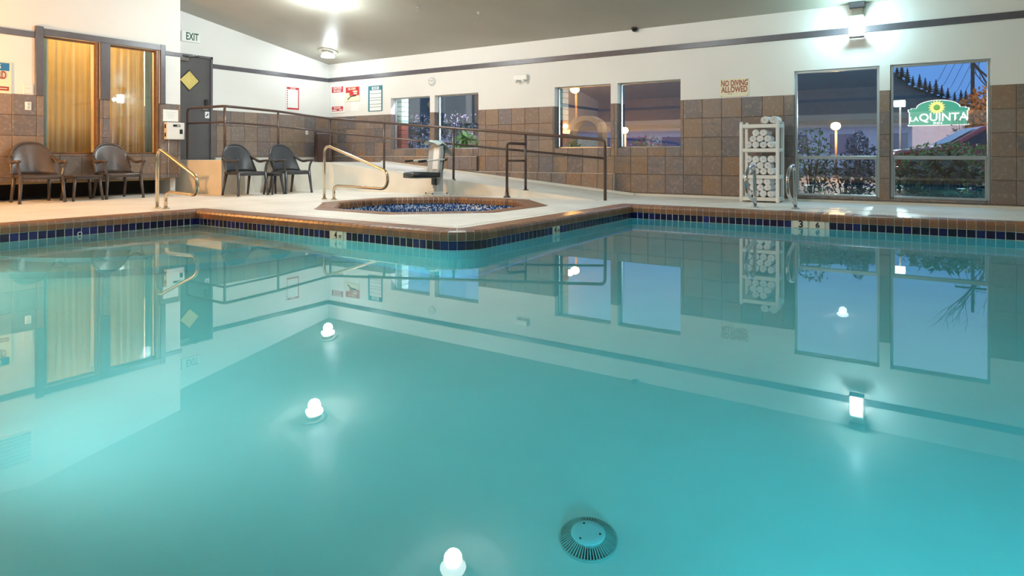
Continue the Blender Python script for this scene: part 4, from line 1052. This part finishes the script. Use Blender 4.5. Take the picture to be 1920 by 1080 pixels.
def leaves(bm, n_, fn, size, asp=1.8):
    for _ in range(n_):
        p = Vector(fn()); a = Vector((random.gauss(0,1), random.gauss(0,1), random.gauss(0,0.8))).normalized(); c = a.orthogonal().normalized()
        c = (Matrix.Rotation(random.uniform(0, 6.28), 3, a) @ c); s_ = size*random.uniform(0.6, 1.3)
        e = a.cross(c)
        bm.add([p-c*s_*asp*0.5, p+e*s_*0.35, p+c*s_*asp*0.5, p-e*s_*0.35], [(0,1,2,3)])
def shrub(name, label, cat, x, y, rx, ry, z1, n_, size, m, z0=-0.12, stems=6, mid=None, group=None, top=None):
    t = thing(name, label, cat, (x, y, z0), 0.0, group); H = z1-z0
    def f():
        while True:
            u, v, w = random.uniform(-1,1), random.uniform(-1,1), random.uniform(-1,1)
            if u*u+v*v+w*w < 1: return (u*rx, v*ry, H*(0.5+0.5*w))
    b = MB(); leaves(b, n_, f, size); b.build('foliage', m, t)
    if mid:
        b = MB(); leaves(b, n_//5, lambda: (lambda q: (q[0], q[1], H*(0.45+0.5*random.random())))(f()), size*0.8); b.build('blossom', mid, t)
    b = MB()
    for k in range(stems):
        a = random.uniform(0, 6.28); r = random.uniform(0.2, 0.8)
        b.tube([(0.05*rx*math.cos(a), 0.05*ry*math.sin(a), 0), (0.5*r*rx*math.cos(a), 0.5*r*ry*math.sin(a), H*0.45), (r*rx*math.cos(a), r*ry*math.sin(a), H*random.uniform(0.75, 1.02))], [0.012, 0.009, 0.003], 5)
    b.build('stems', STEM, t); return t
shrub('hedge', 'clipped green hedge below the green lit sign', 'hedge', 0.15, 13.0, 1.0, 0.45, 0.92, 2600, 0.05, LEAFG, stems=8)
shrub('leafy_shrub', 'dark leafy shrub behind the lower pane of the right tall window', 'shrub', 0.02, 11.55, 0.55, 0.35, 0.72, 420, 0.09, LEAFD)
shrub('leafy_shrub', 'dark thin shrub filling the lower pane of the left tall window', 'shrub', -1.25, 11.5, 0.55, 0.3, 0.70, 420, 0.05, LEAFD)
shrub('flowering_shrub', 'tall wispy shrub at the left side of the left tall window', 'shrub', -1.85, 12.3, 0.36, 0.3, 1.22, 600, 0.045, LEAFG, mid=BLOS)
shrub('blue_shrub', 'rounded blue-grey shrub right of the amber lamp', 'shrub', -1.14, 12.6, 0.27, 0.3, 1.13, 900, 0.05, BLUEG)
shrub('rose_bush', 'rose bush with pink blooms in the wide middle window', 'shrub', -4.75, 12.0, 0.42, 0.3, 1.12, 700, 0.05, LEAFG, mid=PINK)
shrub('grass_clump', 'spiky green clump under the arch in the middle window', 'shrub', -6.60, 12.3, 0.28, 0.2, 1.08, 260, 0.10, LEAFG)
shrub('lilac_bush', 'bush of small lilac blossom behind the corner windows', 'shrub', -10.85, 12.1, 0.50, 0.35, 1.80, 900, 0.05, LEAFD, mid=BLOS)
shrub('lilac_bush', 'bush of small lilac blossom right of the window pier', 'shrub', -9.50, 12.0, 0.60, 0.35, 1.76, 900, 0.05, LEAFD, mid=BLOS)
shrub('fern_plant', 'bright green broad-leaved plant at the right of the corner windows', 'shrub', -8.75, 11.3, 0.40, 0.25, 1.25, 260, 0.16, mat('bright_leaf', (0.10, 0.27, 0.05), 0.4, noise=0.4))
shrub('autumn_tree', 'orange autumn tree right of the green lit sign', 'tree', 1.35, 30.5, 0.9, 0.9, 3.3, 1500, 0.14, LEAFO, stems=9)
shrub('twig_bush', 'dark twiggy bush partly covering the green lit sign', 'shrub', 0.75, 27.0, 0.55, 0.3, 2.15, 260, 0.06, LEAFD, stems=14)
# bare tree
bt = thing('bare_tree', 'tall bare tree at the right edge of the right tall window', 'tree', (2.35, 34.0, -0.12))
b = MB()
def branch(p, d, L, r, k):
    q = p+d*L; b.tube([p, p+d*L*0.5+Vector((random.uniform(-.03,.03)*L, 0, random.uniform(-.03,.03)*L)), q], [r, r*0.8, r*0.55], 5)
    if k == 0: return
    for _ in range(3):
        nd = (d+Vector((random.uniform(-0.9, 0.7), random.uniform(-0.5, 0.5), random.uniform(-0.1, 0.6)))).normalized(); branch(p+d*L*random.uniform(0.45, 1.0), nd, L*0.62, r*0.5, k-1)
branch(Vector((0, 0, 0)), Vector((0, 0, 1)), 3.6, 0.10, 4); b.build('branches', STEM, bt)
# brick piers beside the small windows
BRK = random_tile_mat('outer_brick', [(0.25,0.06,0.035),(0.21,0.05,0.03),(0.29,0.075,0.04)], 0.7, 0.3, 20, 0.2)
MINT = mat('mint_painted_brick', (0.42, 0.62, 0.54), 0.6, noise=0.06)
for (x0, x1, lab) in ((-10.28, -10.02, 'brick pier, mint above and red below, outside the corner window'), (-6.035, -5.905, 'narrow brick pier, mint above and red below, outside the middle window')):
    pr = thing('brick_pier', lab, 'pier', ((x0+x1)/2, 10.64, -0.12), 0.0, 'brick piers')
    w = x1-x0; b = MB(); b.box(-w/2+0.008, w/2-0.008, 0.008, 0.22, 0, 2.5); b.build('mortar', BLACK, pr)
    b1 = MB(); b1.cbox(-w/2, w/2, 0, 0.22, 0.004, 0.100, 0.005); mb_, mm_ = b1.mesh('brick', BRK), None
    b2 = MB(); b2.cbox(-w/2, w/2, 0, 0.22, 0.004, 0.100, 0.005); mm_ = b2.mesh('brick', MINT)
    for k in range(8, 22): obj('brick', mm_ if k*0.105 > 1.45 else mb_, pr, (0, 0, k*0.105))
# stone arch with a cream panel
ar = thing('garden_arch', 'tan arched frame around a rough cream panel in the middle window', 'arch', (-8.18, 16.0, -0.12)); ar.scale = (0.86, 1, 1)
TAN = mat('tan_stucco', (0.34, 0.21, 0.11), 0.8, noise=0.1); CRP = mat('cream_rough', (0.50, 0.48, 0.33), 0.9, noise=0.3, nscale=30)
op = [(-0.62, 0), (-0.62, 1.55)]+[(0.62*math.cos(PI-PI*i/12), 1.55+0.36*math.sin(PI*i/12)) for i in range(1, 12)]+[(0.62, 1.55), (0.62, 0)]
MX = Matrix(((1,0,0,0),(0,0,1,0),(0,1,0,0),(0,0,0,1)))
b = MB()
ip = [(x*0.72, z*0.93 if z > 0 else 0) for x, z in op]; vs = []
for (x, z), (x2, z2) in zip(op, ip): vs += [(x, 0, z), (x2, 0, z2), (x, 0.3, z), (x2, 0.3, z2)]
fs = []
for i in range(len(op)-1):
    a = 4*i; c = a+4; fs += [(a, c, c+1, a+1), (a+2, a+3, c+3, c+2), (a, a+2, c+2, c), (a+1, c+1, c+3, a+3)]
b.add(vs, fs); b.build('arch_frame', TAN, ar)
b = MB(); b.box(-0.44, 0.44, 0.12, 0.2, 0, 1.25); b.build('cream_panel', CRP, ar)
# long low building
LAV = mat('pale_render', (0.62, 0.58, 0.66), 0.8, noise=0.05); ROOFM = mat('dark_roof', (0.05, 0.045, 0.05), 0.8)
bl = thing('low_building', 'long low pale building across the lot with a dark roof', 'building', (-14.0, 44.0, -0.12))
b = MB(); b.box(-26, 14.2, 0, 6, 0, 2.7); b.build('wall', LAV, bl)
b = MB(); b.box(-26.4, 14.6, -0.5, 6.4, 2.7, 2.95); b.build('roof', ROOFM, bl)
for k in range(14):
    b = MB(); b.box(-24+k*2.7, -22.6+k*2.7, -0.03, 0.02, 0.9, 2.1); w_ = b.build('window', mat('night_pane', (0.10, 0.13, 0.24), 0.2) if k == 0 else bpy.data.materials['night_pane'], bl)
# cars
def car(label, loc, rz, paint, van=False):
    t = thing('van' if van else 'car', label, 'van' if van else 'car', loc, rz)
    H = 2.2 if van else 1.42
    prof = [(-2.2, 0.35), (2.2, 0.35), (2.22, 0.7), (2.1, 0.92), (1.2, 1.0), (0.55, H), (-0.9, H), (-1.75, 1.02), (-2.2, 0.95)] if not van else [(-2.3, 0.35), (2.3, 0.35), (2.3, 0.9), (1.9, 1.15), (1.4, H), (-2.25, H)]
    Mx = Matrix(((1,0,0,0),(0,0,1,0),(0,1,0,0),(0,0,0,1)))
    b = MB(); b.prism(prof, -0.82, 0.82, Mx); o = b.build('body', paint, t); bv = o.modifiers.new('round', 'BEVEL'); bv.width = 0.07; bv.segments = 2
    gl = mat('car_glass', (0.02, 0.025, 0.04), 0.08) if 'car_glass' not in bpy.data.materials else bpy.data.materials['car_glass']
    sw_ = [(-1.45, 1.03), (0.98, 1.03), (0.50, H-0.08), (-0.85, H-0.08)] if not van else [(0.3, 1.2), (1.5, 1.2), (1.25, H-0.2), (0.3, H-0.2)]
    for s_ in (-1, 1):
        b = MB(); b.prism(sw_, s_*0.825-0.008, s_*0.825+0.008, Mx); b.build('side_window', gl, t)
    ws = [(1.14, 1.04), (0.60, H-0.05)] if not van else [(1.86, 1.2), (1.46, H-0.12)]
    b = MB(); (x0, z0), (x1, z1) = ws; b.add([(x0+0.03, -0.68, z0+0.02), (x0+0.03, 0.68, z0+0.02), (x1+0.03, 0.6, z1+0.02), (x1+0.03, -0.6, z1+0.02)], [(0,1,2,3)]); b.build('windscreen', gl, t)
    for x in (-1.4, 1.4):
        for y in (-0.78, 0.78):
            b = MB(); b.lathe([(0.2, -0.1), (0.32, -0.09), (0.33, 0.0), (0.32, 0.09), (0.2, 0.1)], 18, T(x, y, 0.33) @ RX(PI/2)); b.build('wheel', BLACK, t)
    for y in (-0.6, 0.6):
        b = MB(); b.cbox(2.16 if not van else 2.26, 2.24 if not van else 2.34, y-0.16, y+0.16, 0.66, 0.80, 0.02); b.build('headlamp', PAPER, t)
    return t
car('dark red car parked behind the hedge, seen through the right tall window', (1.15, 17.2, -0.12), PI+0.2, mat('red_paint', (0.28, 0.012, 0.02), 0.2, coat=0.6))
car('dark blue car at the right behind the hedge', (5.2, 21.0, -0.12), 0.1, mat('blue_paint', (0.02, 0.03, 0.10), 0.2, coat=0.6))
car('white van far off beyond the lilac bush', (-35.5, 48.0, -0.12), 0.0, mat('van_white', (0.75, 0.8, 0.85), 0.3), True)
# hotel sign
SG = mat('sign_green', (0.01, 0.20, 0.13), 0.4, emit=(0.01, 0.32, 0.20), es=0.75)
SWt = mat('sign_white', (0.8, 0.8, 0.8), 0.4, emit=(0.9, 0.95, 0.9), es=0.8)
SY = mat('sign_yellow', (0.8, 0.65, 0.15), 0.4, emit=(0.85, 0.72, 0.22), es=0.8)
hs = thing('hotel_sign', 'lit green arched sign with a yellow sun and white lettering', 'sign', (-0.02, 30.0, 2.30), -0.08)
sp = [(-1.0, -0.46), (1.0, -0.46), (1.0, -0.40), (0.96, -0.40), (0.96, 0.10), (1.0, 0.10), (1.0, 0.20), (0.90, 0.20), (0.90, 0.24), (0.72, 0.24)]+[(0.72*math.cos(PI*i/14), 0.24+0.30*math.sin(PI*i/14)) for i in range(1, 14)]+[(-0.72, 0.24), (-0.90, 0.24), (-0.90, 0.20), (-1.0, 0.20), (-1.0, 0.10), (-0.96, 0.10), (-0.96, -0.40), (-1.0, -0.40)]
b = MB(); b.prism(sp, -0.12, 0.12, Matrix(((1,0,0,0),(0,0,1,0),(0,1,0,0),(0,0,0,1)))); b.build('rim', SWt, hs)
b = MB(); b.prism([(x*0.96, z*0.945) for x, z in sp], -0.135, -0.115, Matrix(((1,0,0,0),(0,0,1,0),(0,1,0,0),(0,0,0,1)))); b.build('face', SG, hs)
b = MB(); b.lathe([(0.10, 0.135), (0.10, 0.145)], 20, T(-0.03, 0, 0.24) @ RX(PI/2)); b.build('sun_disc', mat('sign_green_disc', (0.1, 0.3, 0.05), 0.4, emit=(0.16, 0.45, 0.08), es=0.7), hs)
for k in range(16):
    b = MB(); b.add([(-0.028, -0.14, 0.11), (0.028, -0.14, 0.11), (0.040, -0.14, 0.19), (0, -0.14, 0.29), (-0.040, -0.14, 0.19), (-0.028, -0.136, 0.11), (0.028, -0.136, 0.11), (0.040, -0.136, 0.19), (0, -0.136, 0.29), (-0.040, -0.136, 0.19)],
        [(0,1,2,3,4),(9,8,7,6,5)], T(-0.03, 0, 0.24) @ RY(k*PI/8)); b.build('sun_ray', SY, hs)
lettering('LA', 0.26, SWt, hs, (-0.78, -0.14, -0.20), (PI/2, 0, 0), 1.0)
lettering('QUINTA', 0.42, SWt, hs, (0.17, -0.14, -0.15), (PI/2, 0, 0), 0.98)
lettering('INN', 0.14, SWt, hs, (0.0, -0.14, -0.37), (PI/2, 0, 0), 1.2)
b = MB(); b.box(-0.85, 0.85, -0.1, 0.1, -2.4, -0.46); b.build('plinth', LAV, hs)
# lamps outside
def post_lamp(label, x, y, z, col, power, es, shape='globe'):
    t = thing('lamp_post', label, 'lamp', (x, y, -0.12))
    b = MB(); b.tube([(0, 0, 0), (0, 0, z+0.02)], 0.04 if shape == 'globe' else 0.025, 8); b.lathe([(0.09, 0), (0.09, 0.1), (0.045, 0.12)], 12); b.build('post', STEM, t)
    gm = mat('lit_'+shape+'_%d' % int(x*10), (0.8, 0.7, 0.5), 0.4, emit=col, es=es)
    b = MB()
    if shape == 'globe': b.lathe([(0.05, -0.13), (0.13, -0.08), (0.16, 0.0), (0.13, 0.09), (0.05, 0.13)], 18, T(0, -0.10, z+0.12))
    else: b.cbox(-0.14, 0.12, -0.2, 0.05, z+0.04, z+0.20, 0.01)
    b.build('globe' if shape == 'globe' else 'flood_head', gm, t)
    L = bpy.data.lights.new('outdoor_bulb', 'POINT'); L.energy = power; L.color = col; L.shadow_soft_size = 0.1
    o = bpy.data.objects.new('outdoor_bulb', L); C.objects.link(o); o.location = (0, -0.45, z+0.15) if shape == 'globe' else (-0.2, -1.4, z-0.1); o.parent = t
    return t
post_lamp('amber lamp post glaring in the left tall window', -2.99, 25.0, 1.70, (1.0, 0.55, 0.2), 900, 30)
post_lamp('amber lamp post glaring low beside the rose bush', -10.9, 25.0, 1.72, (1.0, 0.52, 0.18), 900, 30)
post_lamp('tall amber street lamp high in the middle left window', -10.57, 20.0, 2.98, (1.0, 0.48, 0.10), 260, 26)
post_lamp('cool white box floodlight on a post in the right tall window', -0.88, 20.6, 2.10, (0.75, 1.0, 1.0), 600, 22, 'box')
# hill, conifers, utility pole
hl = thing('wooded_hill', 'dark wooded hillside rising behind the sign', 'hill', (0, 150, -0.12))
pts = [(-140, 26), (-60, 25), (-12, 21.5), (-6.5, 16.6), (-5, 14.8), (0, 12.3), (4.6, 10.4), (8, 9.6), (14, 9), (60, 8)]
b = MB(); vs = []; 
for x, h in pts: vs += [(x, -30, 0), (x, -12, h*0.6), (x, 0, h), (x, 20, h*0.8)]
fs = [(4*i+k, 4*i+4+k, 4*i+5+k, 4*i+1+k) for i in range(len(pts)-1) for k in range(3)]
b.smooth = True; b.add(vs, fs); b.build('slope', NEEDLE, hl)
def hill_h(x):
    for (xa, ha), (xb, hb) in zip(pts, pts[1:]):
        if xa <= x <= xb: return ha+(hb-ha)*(x-xa)/(xb-xa)
    return 9
def conifer_mesh():
    b = MB(); b.tube([(0, 0, 0), (0, 0, 0.3)], 0.03, 5)
    for k in range(6): b.lathe([(0.25*(1-k/6.5), 0.12+k*0.14), (0.12*(1-k/6.5), 0.18+k*0.14), (0.02, 0.34+k*0.13)], 9, RZ(k*0.4), smooth=False)
    return b.mesh('conifer', NEEDLE)
CM = conifer_mesh()
ORD = ['leftmost', 'second', 'third', 'fourth', 'fifth', 'sixth', 'seventh', 'eighth', 'ninth', 'tenth', 'eleventh', 'twelfth', 'thirteenth', 'fourteenth', 'fifteenth', 'rightmost']
for i in range(16):
    x = -7+i*0.95+random.uniform(-0.15, 0.15); s_ = random.uniform(1.9, 3.4)
    o = obj('conifer', CM, None, (x, 150+random.uniform(-1, 1), hill_h(x)-0.25)); o.scale = (s_*1.3, s_*1.3, s_); tag(o, 'dark conifer on the ridge, %s counted from the left' % ORD[i], 'tree', 'conifers on the ridge')
up = thing('utility_pole', 'tall dark utility pole with cross arms and wires above the hill', 'pole', (2.15, 60.0, -0.12))
b = MB(); b.tube([(0, 0, 0), (0, 0, 11)], [0.16, 0.11], 10); b.build('pole', STEM, up)
for z in (9.1, 8.55):
    b = MB(); b.box(-1.1, 1.1, -0.06, 0.06, z, z+0.12); b.build('cross_arm', STEM, up)
for k in range(5):
    b = MB(); x = -1+k*0.5; b.tube([(x, 0, 9.2), (x*1.5+3, -8, 8.2-0.2*k), (x*2+7, -18, 8.8)], 0.018, 4); b.tube([(x, 0, 9.2), (x-1.2, 10, 7.6-0.3*k), (x-2.5, 22, 6.8-0.4*k)], 0.018, 4); b.build('wire', STEM, up)

ol = thing('added_outdoor_lamp', 'unseen lilac-white lamp added on the outer wall above the corner windows', 'lamp', (-9.2, YB+TH, 2.55))  # put in out of sight to lighten the planting behind these windows
b = MB(); b.cbox(-0.1, 0.1, 0, 0.12, -0.06, 0.1, 0.01); b.build('case', BLACK, ol)
b = MB(); b.cbox(-0.08, 0.08, 0.02, 0.11, -0.09, -0.06, 0.01); b.build('lens', OPAL, ol)
L = bpy.data.lights.new('outdoor_bulb', 'POINT'); L.energy = 130; L.color = (0.85, 0.82, 1.0); L.shadow_soft_size = 0.06
o = bpy.data.objects.new('outdoor_bulb', L); C.objects.link(o); o.location = (0, 0.3, -0.2); o.parent = ol
# ---------------------------------------------------------------- underwater lamps added out of view to brighten the pool
for (x, y, rz, lab, lpow, lcol) in ((0.5, YP0, 0.0, 'added round underwater lamp in the near pool wall, rightmost of two', 170, (0.22, 0.93, 1.0)), (-3.2, YP0, 0.0, 'added round underwater lamp in the near pool wall, leftmost of two', 85, (0.8, 1.0, 0.97)), (XP0, 0.75, -PI/2+0.35, 'added round underwater lamp in the left pool wall', 270, (1.0, 0.80, 0.62))):
    t = thing('added_pool_lamp', lab, 'lamp', (x, y, -0.52), rz, 'added underwater lamps')
    b = MB(); b.lathe([(0.15, -0.02), (0.15, 0.02), (0.12, 0.03)], 24, RX(-PI/2)); b.build('rim', CHROME, t)
    b = MB(); b.lathe([(0.115, 0.02), (0.10, 0.04), (0.05, 0.05)], 24, RX(-PI/2)); b.build('lens', OPAL, t)
    L = bpy.data.lights.new('added_pool_bulb', 'SPOT'); L.energy = lpow; L.color = lcol; L.shadow_soft_size = 0.1; L.spot_size = 2.2; L.spot_blend = 1.0
    o = bpy.data.objects.new('added_pool_bulb', L); C.objects.link(o); o.location = (0, 0.09, 0); o.rotation_euler = (PI/2, 0, 0); o.parent = t
